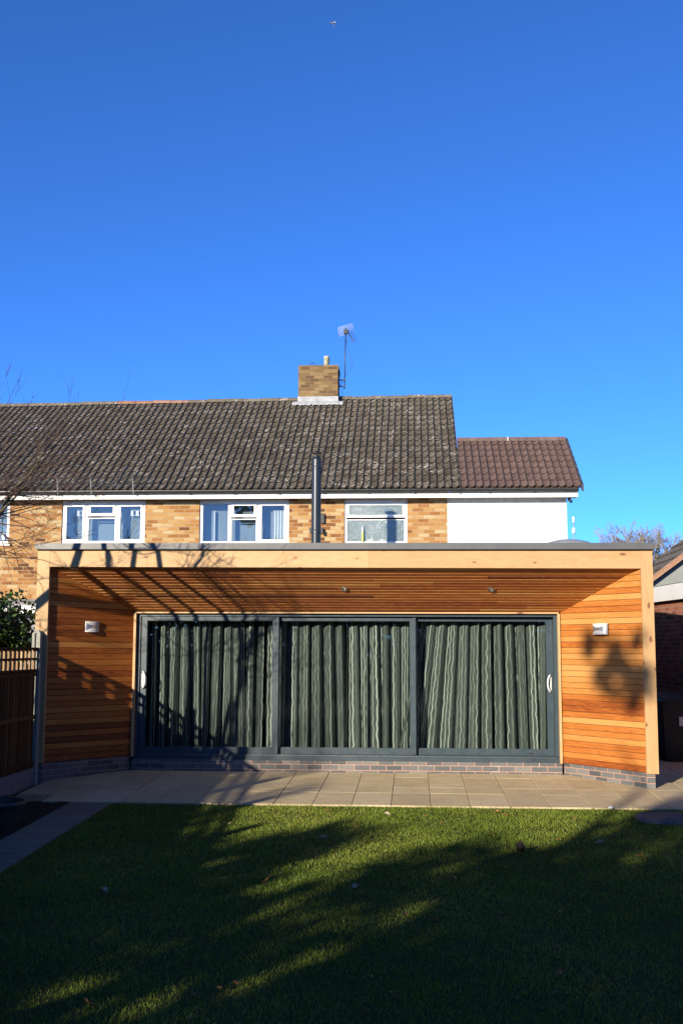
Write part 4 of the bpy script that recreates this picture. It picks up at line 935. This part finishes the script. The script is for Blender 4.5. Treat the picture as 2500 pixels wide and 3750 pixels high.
# ------------------------------------------------------------------ fence on the left
FN=thing('trellis_fence',(-7.13,-4.0,0.0),'dark timber panel fence with trellis top and concrete posts along the left','fence')
fx=-7.13
def cpost(y,lab=None,zb_=-0.35,zt=1.97):
    mb=MB(); a,b=fx-0.055,fx+0.055; y0,y1=y-0.055,y+0.055; g=0.02
    # slotted concrete post with pyramid cap, H-shaped slots on the panel sides
    for (xa,xb,ya,yb) in ((a,b,y0+0.025,y1-0.025),(a,fx-g,y0,y0+0.0248),(fx+g,b,y0,y0+0.0248),(a,fx-g,y1-0.0248,y1),(fx+g,b,y1-0.0248,y1)): mb.box(xa,xb,ya,yb,zb_,zt-0.045)
    mb.hexa([(a,y0,zt-0.0448),(b,y0,zt-0.0448),(b,y1,zt-0.0448),(a,y1,zt-0.0448),(a+0.035,y0+0.035,zt),(b-0.035,y0+0.035,zt),(b-0.035,y1-0.035,zt),(a+0.035,y1-0.035,zt)])
    mb.tube([(fx+0.037,y0-0.001,1.80),(fx+0.037,y0+0.004,1.80)],0.006,8,mi=1)
    o=mb.build('concrete_post',[m_conc,m_black],FN); return o
PY=[-1.27,-3.14,-5.01,-6.88,-8.75,-10.62,-12.49,-14.36]
for y in PY: cpost(y)
rr=random.Random(31)
for ya,yb in zip(PY[:-1],PY[1:]):
    y0,y1=yb+0.06,ya-0.06; gzz=gz((ya+yb)/2)
    mb=MB(); mb.box(fx-0.020,fx+0.020,y0-0.03,y1+0.03,gzz-0.15,0.175+gzz*0.3); mb.box(fx+0.0202,fx+0.032,y0+0.03,y1-0.03,gzz-0.1,0.145+gzz*0.3); mb.build('gravel_board',m_concd,FN)
    mb=MB(); y=y0; zt=1.425; zl=0.178+gzz*0.3
    while y<y1-0.01:     # feather edge boards
        w_=min(0.105,y1-y); r=rr.random()
        mb.hexa([(fx-0.012,y,zl),(fx+0.002+0.010,y,zl),(fx+0.004,y+w_,zl),(fx-0.012,y+w_,zl),(fx-0.012,y,zt),(fx+0.002+0.010,y,zt),(fx+0.004,y+w_,zt),(fx-0.012,y+w_,zt)],r); y+=w_-0.0005
    for z in (zl+0.04,0.80,1.36): mb.box(fx+0.0125,fx+0.034,y0,y1,z,z+0.05,rr.random())
    mb.build('panel',m_fence,FN)
    mb=MB(); mb.box(fx-0.030,fx+0.040,y0,y1,1.427,1.452,0.4); mb.box(fx-0.018,fx+0.026,y0,y1,1.575,1.600,0.3); mb.box(fx-0.030,fx+0.040,y0,y1,1.705,1.737,0.3); y=y1-0.02
    while y>y0+0.03:
        mb.box(fx-0.012,fx+0.012,y-0.055,y,1.44,1.72,rr.random(),mi=1); y-=0.155
    mb.build('trellis',[m_fence,m_lattice],FN)

# ------------------------------------------------------------------ plants
def leaf_cloud(mb,pts,size,rr,jit=1.0,sx=0.5):
    """small bent leaves at the points"""
    for p in pts:
        a=Vector((rr.gauss(0,1),rr.gauss(0,1),rr.gauss(0,0.7)));
        if a.length<1e-3: continue
        a.normalize(); b=a.cross(Vector((rr.gauss(0,1),rr.gauss(0,1),rr.gauss(0,1)))); 
        if b.length<1e-3: continue
        b.normalize(); n=a.cross(b); s=size*rr.uniform(0.6,1.3); p=Vector(p); r=rr.random()**1.4
        mb.face([p,p+a*s*0.5+b*s*sx*0.55+n*s*0.08,p+a*s,p+a*s*0.5-b*s*sx*0.55+n*s*0.08],r)
def shrub(name,c,rad,n,size,mat,lab,cat,stems,seed):
    rr=random.Random(seed); T=thing(name,(c[0],c[1],0),lab,cat); mb=MB(); pts=[]
    lumps=[(Vector((rr.uniform(-.6,.6)*rad[0],rr.uniform(-.6,.6)*rad[1],rr.uniform(-.7,.75)*rad[2])),rr.uniform(0.30,0.5)) for _ in range(26)]
    for _ in range(n):
        l,s=rr.choice(lumps); v=Vector((rr.gauss(0,1),rr.gauss(0,1),rr.gauss(0,1))).normalized()*(rr.random()**0.35)*s
        pts.append(Vector(c)+l+Vector((v.x*rad[0],v.y*rad[1],v.z*rad[2])))
    leaf_cloud(mb,pts,size,rr,sx=0.62); mb.build('foliage',mat,T)
    mb=MB()
    for _ in range(stems):
        q=rr.choice(pts); b=Vector((c[0]+rr.uniform(-.2,.2),c[1]+rr.uniform(-.2,.2),0)); m=b.lerp(q,0.55)+Vector((rr.uniform(-.1,.1),rr.uniform(-.1,.1),0.2)); mb.tube([b,m,q],[0.02,0.012,0.004],5)
    mb.build('stem',m_bark,T); return T
shrub('camellia_shrub',(-8.72,0.6,1.62),(0.98,0.85,1.02),11000,0.085,m_camellia,'dense glossy dark green shrub behind the trellis fence at left','shrub',26,3)

def grow(mb,p,d,L,r,depth,rr,minr=0.0022,spread=0.5,droop=0.0,segs=5,n=5,kids=(2,4),shrink=0.62):
    """recursive bare branch"""
    pts=[Vector(p)]; d=Vector(d).normalized(); rad=[r]
    for i in range(segs):
        d=(d+Vector((rr.gauss(0,1),rr.gauss(0,1),rr.gauss(0,1)))*0.13+Vector((0,0,droop))).normalized(); pts.append(pts[-1]+d*L/segs); rad.append(max(minr*0.7,r*(1-0.62*(i+1)/segs)))
    mb.tube(pts,rad,n if r>0.008 else 4 if r>0.004 else 3,caps=False)
    if depth<=0: return
    for k in range(rr.randint(*kids)+ (1 if depth>1 else 0)):
        t_=rr.uniform(0.3,1.0); i=min(segs-1,int(t_*segs)); q=pts[i].lerp(pts[i+1],t_*segs-i); dd=(pts[i+1]-pts[i]).normalized()
        sd=Vector((rr.gauss(0,1),rr.gauss(0,1),rr.gauss(0,1))); sd=(sd-dd*sd.dot(dd)).normalized()
        nd=(dd+sd*rr.uniform(spread*0.6,spread*1.5)+Vector((0,0,droop*2))).normalized()
        grow(mb,q,nd,L*rr.uniform(shrink*0.75,shrink*1.15),max(minr,rad[i]*rr.uniform(0.45,0.65)),depth-1,rr,minr,spread,droop,segs,n,kids,shrink)
# bare many stemmed tree beyond the fence, its lower branches reach into view
BT=thing('bare_tree',(-7.75,-4.1,-0.1),'leafless many stemmed tree with mossy branches reaching in from the left','tree')
rr=random.Random(77); mb=MB()
stems=[[(-8.6,-4.1,-0.1),(-9.2,-4.05,1.6),(-8.95,-4.0,2.9),(-8.12,-3.95,3.55),(-7.90,-3.9,4.2)],
 [(-7.70,-4.1,-0.1),(-7.66,-4.1,1.8),(-7.60,-4.05,3.0),(-7.66,-4.0,4.0),(-7.8,-3.9,4.6)],
 [(-7.62,-4.15,-0.1),(-7.40,-4.1,1.9),(-7.42,-4.1,3.1),(-7.28,-4.0,3.9),(-7.25,-3.9,4.4)],
 [(-7.60,-4.2,-0.1),(-7.05,-4.2,1.9),(-6.90,-4.1,3.2),(-6.96,-4.0,3.9),(-7.15,-3.9,4.5)],
 [(-7.66,-4.15,-0.1),(-7.25,-4.3,2.0),(-6.95,-4.35,2.9),(-6.80,-4.3,3.35)]]
for k,s in enumerate(stems): mb.tube(s,[0.060,0.050,0.042,0.036,0.024][:len(s)] if k else [0.09,0.075,0.07,0.06,0.04],8)
mb.build('trunk',m_bark,BT)
mb=MB()
mains=[([(-6.95,-4.0,2.9),(-6.67,-4.0,3.22),(-6.61,-3.95,3.39),(-6.52,-3.95,3.52),(-6.41,-3.9,3.66),(-6.32,-3.9,3.77),(-6.28,-3.9,3.87),(-6.24,-3.9,3.92)],[0.032,0.028,0.026,0.024,0.021,0.019,0.017,0.015]),
 ([(-6.9,-4.1,2.95),(-6.60,-4.1,3.26),(-6.49,-4.05,3.40),(-6.38,-4.0,3.55),(-6.25,-4.0,3.78)],[0.022,0.017,0.013,0.009,0.004])]
for p_,r_ in mains: mb.tube(p_,r_,7)
mb.build('branch',m_bark,BT)
mb=MB()
for s in stems:
    for q in s[2:4]:
        for k in range(4): grow(mb,q,(rr.uniform(-0.5,0.7),rr.uniform(-0.6,0.6),rr.uniform(-0.25,0.45)),rr.uniform(0.45,0.8),0.011,2,rr,0.0025,0.5,0.0)
for p_,r_ in mains:
    for q in p_[1:]:
        for k in range(2): grow(mb,q,(rr.uniform(-0.3,0.8),rr.uniform(-0.5,0.5),rr.uniform(-0.4,0.6)),rr.uniform(0.3,0.6),0.006,2,rr,0.002,0.5,0.0)
# fine twigs reaching right across the brick wall and the post
for (q,d,L) in (((-6.95,-4.3,3.0),(1,0.1,0.42),1.15),((-6.9,-4.3,2.75),(1,0.1,0.20),1.2),((-6.85,-4.2,3.35),(1,0.1,0.55),1.0),((-6.85,-4.3,3.2),(1,0,0.1),1.3),((-6.80,-4.3,3.35),(1,0,0.25),1.5),((-6.9,-4.3,2.9),(1,0.2,0.02),1.0),((-6.9,-4.2,3.5),(1,0.2,0.8),1.0),((-6.74,-4.2,3.95),(0.45,0,1),0.6),((-6.75,-4.2,3.7),(0.5,0,0.7),0.7),((-6.85,-4.2,2.55),(1,0.1,0.3),1.0)):
    grow(mb,q,d,L,0.008,2,rr,0.002,0.42,0.02,6,5,(2,3),0.55)
mb.build('twig',m_twig,BT)

# far bare tree beyond the houses
FT=thing('far_bare_tree',(12.8,60,0),'big rounded leafless tree far behind the extension at right','tree')
rr=random.Random(5); mb=MB(); mb.tube([(12.8,60,0),(12.9,60,2.2),(12.8,60,3.6)],[0.42,0.34,0.30],10); mb.build('trunk',m_bark,FT)
mb=MB()
for k in range(44):
    a=k*2.39996; q=math.sqrt((k+0.5)/44); tgt=Vector((12.9+3.5*q*math.cos(a),60+2.4*q*math.sin(a),9.3-2.3*q*q)); st=Vector((12.8,60,rr.uniform(2.8,4.2))); d=tgt-st
    mid=st.lerp(tgt,0.5)+Vector((0,0,-0.35*q)); mb.tube([st,mid,tgt],[0.13,0.09,0.05],5,caps=False)
    for m_ in range(5): grow(mb,mid.lerp(tgt,rr.uniform(0.3,1.0)),(d.x*0.35+rr.gauss(0,0.8),d.y*0.3+rr.gauss(0,0.8),rr.uniform(0.2,1.3)),rr.uniform(0.8,1.25),0.04,3,rr,0.011,0.6,0.01,4,4,(2,3),0.66)
mb.build('crown',m_fartwig,FT)

# ------------------------------------------------------------------ garden trees behind the camera: they shade the lawn and show in the glass, some added to cut sky light
ca,sa=math.cos(SUN_AZ),math.sin(SUN_AZ)
def uwp(u,w_): return (u*ca+w_*sa, -u*sa+w_*ca)
def hz(wg,w_): return (wg-w_)*math.tan(SUN_EL)   # height at w_ that shades the ground at wg
W0=-24.0
# clipped and unclipped evergreens along the garden end
PROF=[(-8.0,-6.6),(-3.0,-6.0),(-1.25,-6.3),(-0.98,-5.7),(-0.82,-4.9),(-0.55,-4.75),(-0.28,-5.0),(-0.10,-7.4),(0.04,-8.3),(0.36,-8.0),(0.50,-6.3),(0.64,-5.3),(0.80,-4.85),(0.96,-5.0),(1.12,-5.5),(1.60,-5.3),(1.8,-6.0),(9.0,-6.0),(16.0,-5.0)]
def prof(u,P):
    for (a,ha),(b,hb) in zip(P[:-1],P[1:]):
        if a<=u<=b: return lerp(ha,hb,(u-a)/(b-a))
    return P[-1][1]
HG=thing('garden_hedge',(*uwp(1.0,W0),-0.6),'tall overgrown evergreen hedge at the end of the garden','hedge'); rr=random.Random(8); mb=MB(); pts=[]
for _ in range(50000):
    u=rr.uniform(-7.5,15.0); dz=rr.gauss(0,0.30); w_=W0+dz; wg=prof(u+rr.gauss(0,0.03),PROF)+0.12*math.sin(u*17)+0.1*math.sin(u*29+1)
    z=rr.random()**0.85*(hz(wg,w_)-0.02)-0.05
    if 0.99<u<1.08 and hz(-9.7,w_)<z<hz(-7.6,w_) and rr.random()<0.9: continue
    if 1.40<u<1.54 and hz(-9.9,w_)<z<hz(-7.5,w_) and rr.random()<0.75: continue
    if 0.50<u<0.66 and hz(-9.6,w_)<z<hz(-8.35,w_) and rr.random()<0.85: continue
    pts.append((*uwp(u,w_),z))
leaf_cloud(mb,pts,0.20,rr,sx=0.7); mb.build('foliage',m_evergreen,HG)
HR=thing('added_right_hedge',(5.6,-10,-0.6),'added unseen evergreen hedge screening sky light along the right','hedge'); rr=random.Random(18); mb=MB(); pts=[]  # unseen hedge added to cut sky light from the right
for _ in range(16000): pts.append((5.8+rr.gauss(0,0.3),rr.uniform(-21,-2.0),-0.6+rr.random()**0.8*(3.6+0.3*math.sin(rr.random()*30))))
leaf_cloud(mb,pts,0.24,rr,sx=0.7); mb.build('foliage',m_evergreen,HR)
HL=thing('added_left_hedge',(-12.5,-9,-0.4),'added unseen evergreen hedge screening sky light left of the fence','hedge'); rr=random.Random(28); mb=MB(); pts=[]  # added out of view so less sky light reaches the left side
for _ in range(12000): y=rr.uniform(-17,-5.0); pts.append((-12.6+rr.gauss(0,0.35),y,-0.5+rr.random()**0.8*(4.3+0.3*math.sin(y*3)-0.0)))
leaf_cloud(mb,pts,0.25,rr,sx=0.7); mb.build('foliage',m_evergreen,HL)
def evergreen2(P,w_,n,seed,lab,size=0.2,cat='tree'):
    rr=random.Random(seed); um=sum(p[0] for p in P)/len(P); x,y=uwp(um,w_); T=thing('evergreen_tree',(x,y,-0.6),lab,'tree','evergreens at the garden end')
    hm=max(hz(p[1],w_) for p in P); mb=MB(); mb.tube([(x,y,-0.7),(x,y,hm*0.5),(x,y,hm*0.9)],[0.12,0.08,0.02],8); mb.build('trunk',m_bark,T)
    mb=MB(); pts=[]
    while len(pts)<n:
        u=rr.uniform(P[0][0],P[-1][0]); ww=w_+rr.gauss(0,0.35); h=hz(prof(u,P)+0.25*math.sin(u*19)+0.2*math.sin(u*31),ww); z=-0.3+rr.random()**0.8*(h+0.3)
        pts.append((*uwp(u,ww),z))
    leaf_cloud(mb,pts,size,rr,sx=0.65); mb.build('crown',m_evergreen,T); return T
evergreen2([(1.66,-4.4),(1.78,-2.4),(1.95,-1.0),(2.5,0.4),(3.2,1.2),(4.2,0.0)],W0,6500,3,'broad tall evergreen at the garden end, nearest the right boundary')
evergreen2([(3.9,-3.5),(4.8,0.5),(5.8,0.8),(6.8,0.2),(7.6,-3)],W0-1,6500,4,'broad tall evergreen at the garden end, behind the photographer')
evergreen2([(-2.7,-5.5),(-2.55,-3.0),(-2.40,-2.3),(-2.28,-3.2),(-2.22,-2.2),(-2.1,-5.5)],W0,700,6,'small loose evergreen at the garden end, by the left boundary',0.15)
def sky_screen_tree(x,y,h,rad,n,seed,lab):  # out of view, added as a ring that blocks sky fill
    rr=random.Random(seed); T=thing('evergreen_tree',(x,y,-0.6),lab,'tree','unseen evergreens added to screen the sky'); mb=MB(); mb.tube([(x,y,-0.7),(x+0.1,y,h*0.5),(x,y,h*0.92)],[0.28,0.17,0.04],8); mb.build('trunk',m_bark,T)
    mb=MB(); pts=[]
    for _ in range(n):
        v=rr.random()**0.85; z=0.2+v*(h-0.2); a=rr.uniform(0,6.283); rm=rad*(1-v**2.4)*(0.85+0.2*math.sin(a*3+z*2+seed)+0.12*math.sin(z*6+a)); q=rm*rr.random()**0.4; pts.append((x+q*math.cos(a),y+q*math.sin(a),z-0.6))
    leaf_cloud(mb,pts,0.42,rr,sx=0.7); mb.build('crown',m_evergreen,T); return T
for i,(x,y,h,rd,l) in enumerate(((1.5,-30,12,3.2,'added unseen tall evergreen behind the camera, left of four'),(6.5,-27,13,3.4,'added unseen tall evergreen behind the camera, second of four'),(11,-22,12,3.4,'added unseen tall evergreen behind the camera, third of four'),(13,-14,11,3.2,'added unseen tall evergreen beyond the right hedge'),(-28,-8,13,3.4,'added unseen tall evergreen two gardens away on the left'),(-33,-15,13,3.4,'added unseen tall evergreen at the far left garden end'),(14,-6,10,3,'added unseen tall evergreen near the right hand neighbour'))):
    sky_screen_tree(x,y,h,rd,5200,50+i,l)
# open clumps of leaves on a bare limb, they mark the right hand cedar wall
LT=thing('open_crowned_tree',(*uwp(1.6,W0+0.6),-0.6),'open crowned tree with a few leafy clumps at the garden end','tree'); rr=random.Random(14)
mb=MB(); P0=uwp(1.75,W0+0.6); hB=6.3
mb.tube([(*P0,-0.6),(*uwp(1.70,W0+0.6),3.0),(*uwp(1.62,W0+0.6),5.0),(*uwp(1.35,W0+0.6),6.1),(*uwp(0.9,W0+0.6),6.9)],[0.13,0.10,0.08,0.05,0.015],8)
mb.tube([(*uwp(1.62,W0+0.6),5.2),(*uwp(1.9,W0+0.6),6.4),(*uwp(1.8,W0+0.6),7.2)],[0.06,0.03,0.01],6); mb.build('trunk',m_bark,LT)
mb=MB(); pts=[]
for (u,wg,s,k) in [(a_+0.02*math.sin(a_*91+b_*37),b_+0.12*math.sin(a_*53+b_*71),c_*0.72,int(60*c_/0.05)) for (a_,b_,c_) in ((0.43,6.61,0.045),(0.45,6.25,0.045),(0.47,5.89,0.045),(0.92,6.10,0.05),(0.89,5.88,0.05),(0.84,5.5,0.05),(0.81,5.17,0.05),(0.68,6.33,0.04),(1.23,6.17,0.05),(1.22,5.85,0.05),(0.60,5.0,0.055),(0.76,4.99,0.055),(0.93,4.95,0.055),(1.08,4.91,0.055),(1.24,4.71,0.055),(1.02,5.21,0.055),(1.35,4.5,0.055),(0.62,4.44,0.06),(0.69,4.14,0.06),(0.80,3.96,0.06),(1.12,4.23,0.06),(1.14,3.82,0.06),(1.25,3.98,0.06),(1.18,3.41,0.06),(0.94,3.77,0.06),(1.33,3.7,0.06),(1.13,3.1,0.05))]:
    c=Vector((*uwp(u,W0+0.6),hz(wg,W0+0.6)))
    for _ in range(k): pts.append(c+Vector((rr.gauss(0,s),rr.gauss(0,s),rr.gauss(0,s))))
leaf_cloud(mb,pts,0.11,rr,sx=0.7); mb.build('crown',m_evergreen,LT)
# bare tree reflected in the upstairs window
RT=thing('garden_bare_tree',(-15.5,-19,-0.6),'tall leafless tree beyond the garden end, seen reflected in the windows','tree'); rr=random.Random(3); mb=MB(); mb.tube([(-15.5,-19,-0.6),(-15.4,-19,2.0),(-15.5,-19,4.0)],[0.22,0.17,0.14],8); mb.build('trunk',m_bark,RT)
mb=MB()
for k in range(9): a=2*math.pi*k/9; grow(mb,(-15.5,-19,rr.uniform(2.5,4.0)),(math.cos(a)*0.8,math.sin(a)*0.8,rr.uniform(0.6,1.4)),rr.uniform(2.6,3.6),0.07,3,rr,0.008,0.5,0.02,5,4,(2,4),0.6)
mb.build('crown',m_twig,RT)

# ------------------------------------------------------------------ small things in the garden
mb=MB(); c=(-6.53,-4.25,gz(-4.25)-0.02)
mb.lathe(c,[(0.24,0.0),(0.29,0.10),(0.315,0.22),(0.345,0.235),(0.35,0.265),(0.33,0.275),(0.305,0.265),(0.295,0.20)],32); mb.lathe(c,[(0.30,0.20),(0.15,0.215),(0.0,0.21)],32)
tag(mb.build('plant_pot',m_pot,org=c),'round dark glazed plant pot on the soil bed beside the fence','plant pot')
# manhole cover: ridged disc in the lawn
t=NT('ribbed_iron'); x_,y_,_=t.sep(t.obj()); q=t.math('SINE',t.math('MULTIPLY',t.math('ADD',t.math('MULTIPLY',x_,0.85),t.math('MULTIPLY',y_,0.5)),150.0)); c=t.mix(t.noise(t.obj(),7,4),(0.10,0.085,0.085),(0.20,0.175,0.17)); m_iron=t.done(t.pbsdf(c,0.7,0.1,0.3,t.bump(q,0.5,0.01)))
mc=(0.68,-3.30,gz(-3.30)); mb=MB(); mb.lathe(mc,[(0.345,-0.03),(0.345,0.018),(0.325,0.024),(0.320,0.018)],36)
mb.lathe(mc,[(0.318,0.0),(0.318,0.020)],36); mb.lathe(mc,[(0.318,0.020),(0.0,0.021)],36,smooth=False)
for i in range(-7,8):
    hw=math.sqrt(max(0,0.30**2-(i*0.042)**2)); a=Vector((0.5,-0.866,0)); b=Vector((0.866,0.5,0)); o=Vector(mc)+b*(i*0.042)-a*hw+Vector((0,0,0.0205)); mb.obox(o,a*2*hw,b*0.018,(0,0,0.006))
tag(mb.build('manhole_cover',m_iron,org=mc),'round ribbed dark drain cover set in the lawn edge at right','drain cover')
# pine cone
mb=MB(); pc=Vector((-1.096,-5.212,gz(-5.212)+0.045)); rr=random.Random(2)
mb.lathe(pc,[(0.0,-0.045),(0.03,-0.035),(0.04,-0.01),(0.036,0.015),(0.018,0.036),(0,0.042)],12)
for i in range(60):
    a=i*2.4; v=i/59; z=-0.04+0.085*v; r=0.042*math.sin(math.pi*(0.12+0.8*v)); p=pc+Vector((r*math.cos(a),r*math.sin(a),z)); o=Vector((math.cos(a),math.sin(a),0.5)).normalized(); s_=Vector((-math.sin(a),math.cos(a),0)); mb.face([p-s_*0.010,p+o*0.014-s_*0.006,p+o*0.014+s_*0.006,p+s_*0.010])
tag(mb.build('pine_cone',plain('cone_scale',(0.06,0.028,0.022),0.8),org=tuple(pc)),'single dark brown pine cone lying on the sunlit lawn','pine cone')
# fallen leaves
def leafshape(kind,seed):
    rr=random.Random(seed); mb=MB(); N=11 if kind=='broad' else 8; sc=0.042 if kind=='broad' else 0.026
    c=Vector((0,0,0)); rim=[]
    for k in range(N):
        a=2*math.pi*k/N; r=sc*(0.75+0.25*math.cos(a)+(0.28*(k%2) if kind=='broad' else 0.05*rr.random())); rim.append(Vector((r*math.cos(a),r*0.7*math.sin(a),0.35*r*abs(math.sin(a))+rr.uniform(0,0.010))))
    for k in range(N): mb.face([c,rim[k],rim[(k+1)%N]],rr.random(),True)
    mb.tube([c,Vector((-sc*0.6,0,0.004)),Vector((-sc*1.4,0.006,0.012))],0.0018,4)
    return mb
m_leafo=leafmat('dry_orange_leaf',(0.26,0.085,0.025),(0.38,0.15,0.05),(0.50,0.27,0.12),0.7,0.15,0.2)
m_leafp=leafmat('pale_dry_leaf',(0.34,0.26,0.16),(0.44,0.36,0.25),(0.52,0.46,0.36),0.7,0.1,0.2)
def leafz(y): return gz(y)+0.012
small=tag(leafshape('small',1).build('fallen_leaf',m_leafo,org=(0,0,0)),'small dry orange leaf lying on the lawn','leaf','small orange leaves on the lawn')
rr=random.Random(44)
spots=[(-1.087,-3.334),(-0.723,-5.047),(-2.159,-7.537),(-2.36,-8.977),(-2.366,-9.588),(-1.55,-6.0),(-2.9,-3.9),(-2.05,-5.1),(-1.3,-4.4),(-1.75,-6.35),(-2.2,-6.6),(-1.0,-5.6),(-0.5,-4.0),(-0.35,-3.5),(-3.1,-5.4),(-2.65,-4.5)]
while len(spots)<64:
    x,y=rr.uniform(-4.6,0.9),rr.uniform(-9.6,-2.9); spots.append((x,y))
for i,(x,y) in enumerate(spots):
    o=small if i==0 else small.copy()
    if i: COL.objects.link(o)
    o.location=(x,y,leafz(y)); o.rotation_euler=(rr.uniform(-.5,.5),rr.uniform(-.5,.5),rr.uniform(0,6.28)); s_=rr.uniform(0.7,1.35); o.scale=(s_,s_,s_)
big=[(-2.385,-3.402,'large pale curled leaf on the lawn, nearest the patio'),(-4.045,-4.092,'large pale curled leaf at the edge of the fence shadow'),(-4.563,-7.003,'large pale torn leaf in the dark lawn at left'),(-2.571,-6.746,'large pale leaf lying on the middle of the lawn'),(-3.0,-4.754,'flat pale leaf on the left part of the sunlit lawn'),(-0.297,-4.792,'whitish leaf on the lawn just left of the right hand shade')]
b0_=leafshape('broad',5).build('fallen_leaf',m_leafp,org=(0,0,0)); tag(b0_,big[0][2],'leaf','large pale leaves on the lawn')
for i,(x,y,l) in enumerate(big):
    o=b0_ if i==0 else b0_.copy()
    if i: COL.objects.link(o)
    o['label']=l; o.location=(x,y,leafz(y)); o.rotation_euler=(rr.uniform(-.35,.35),rr.uniform(-.35,.35),rr.uniform(0,6.28))
mb=MB(); mb.lathe((0.165,-2.736,gz(-2.7)-0.005),[(0,0),(0.028,0.004),(0.033,0.016),(0.018,0.03),(0,0.034)],10); tag(mb.build('pebble',m_paper,org=(0.165,-2.736,gz(-2.7))),'small white pebble where lawn meets patio at right','pebble')
S.render.film_transparent=False
print('objects',len(bpy.data.objects))
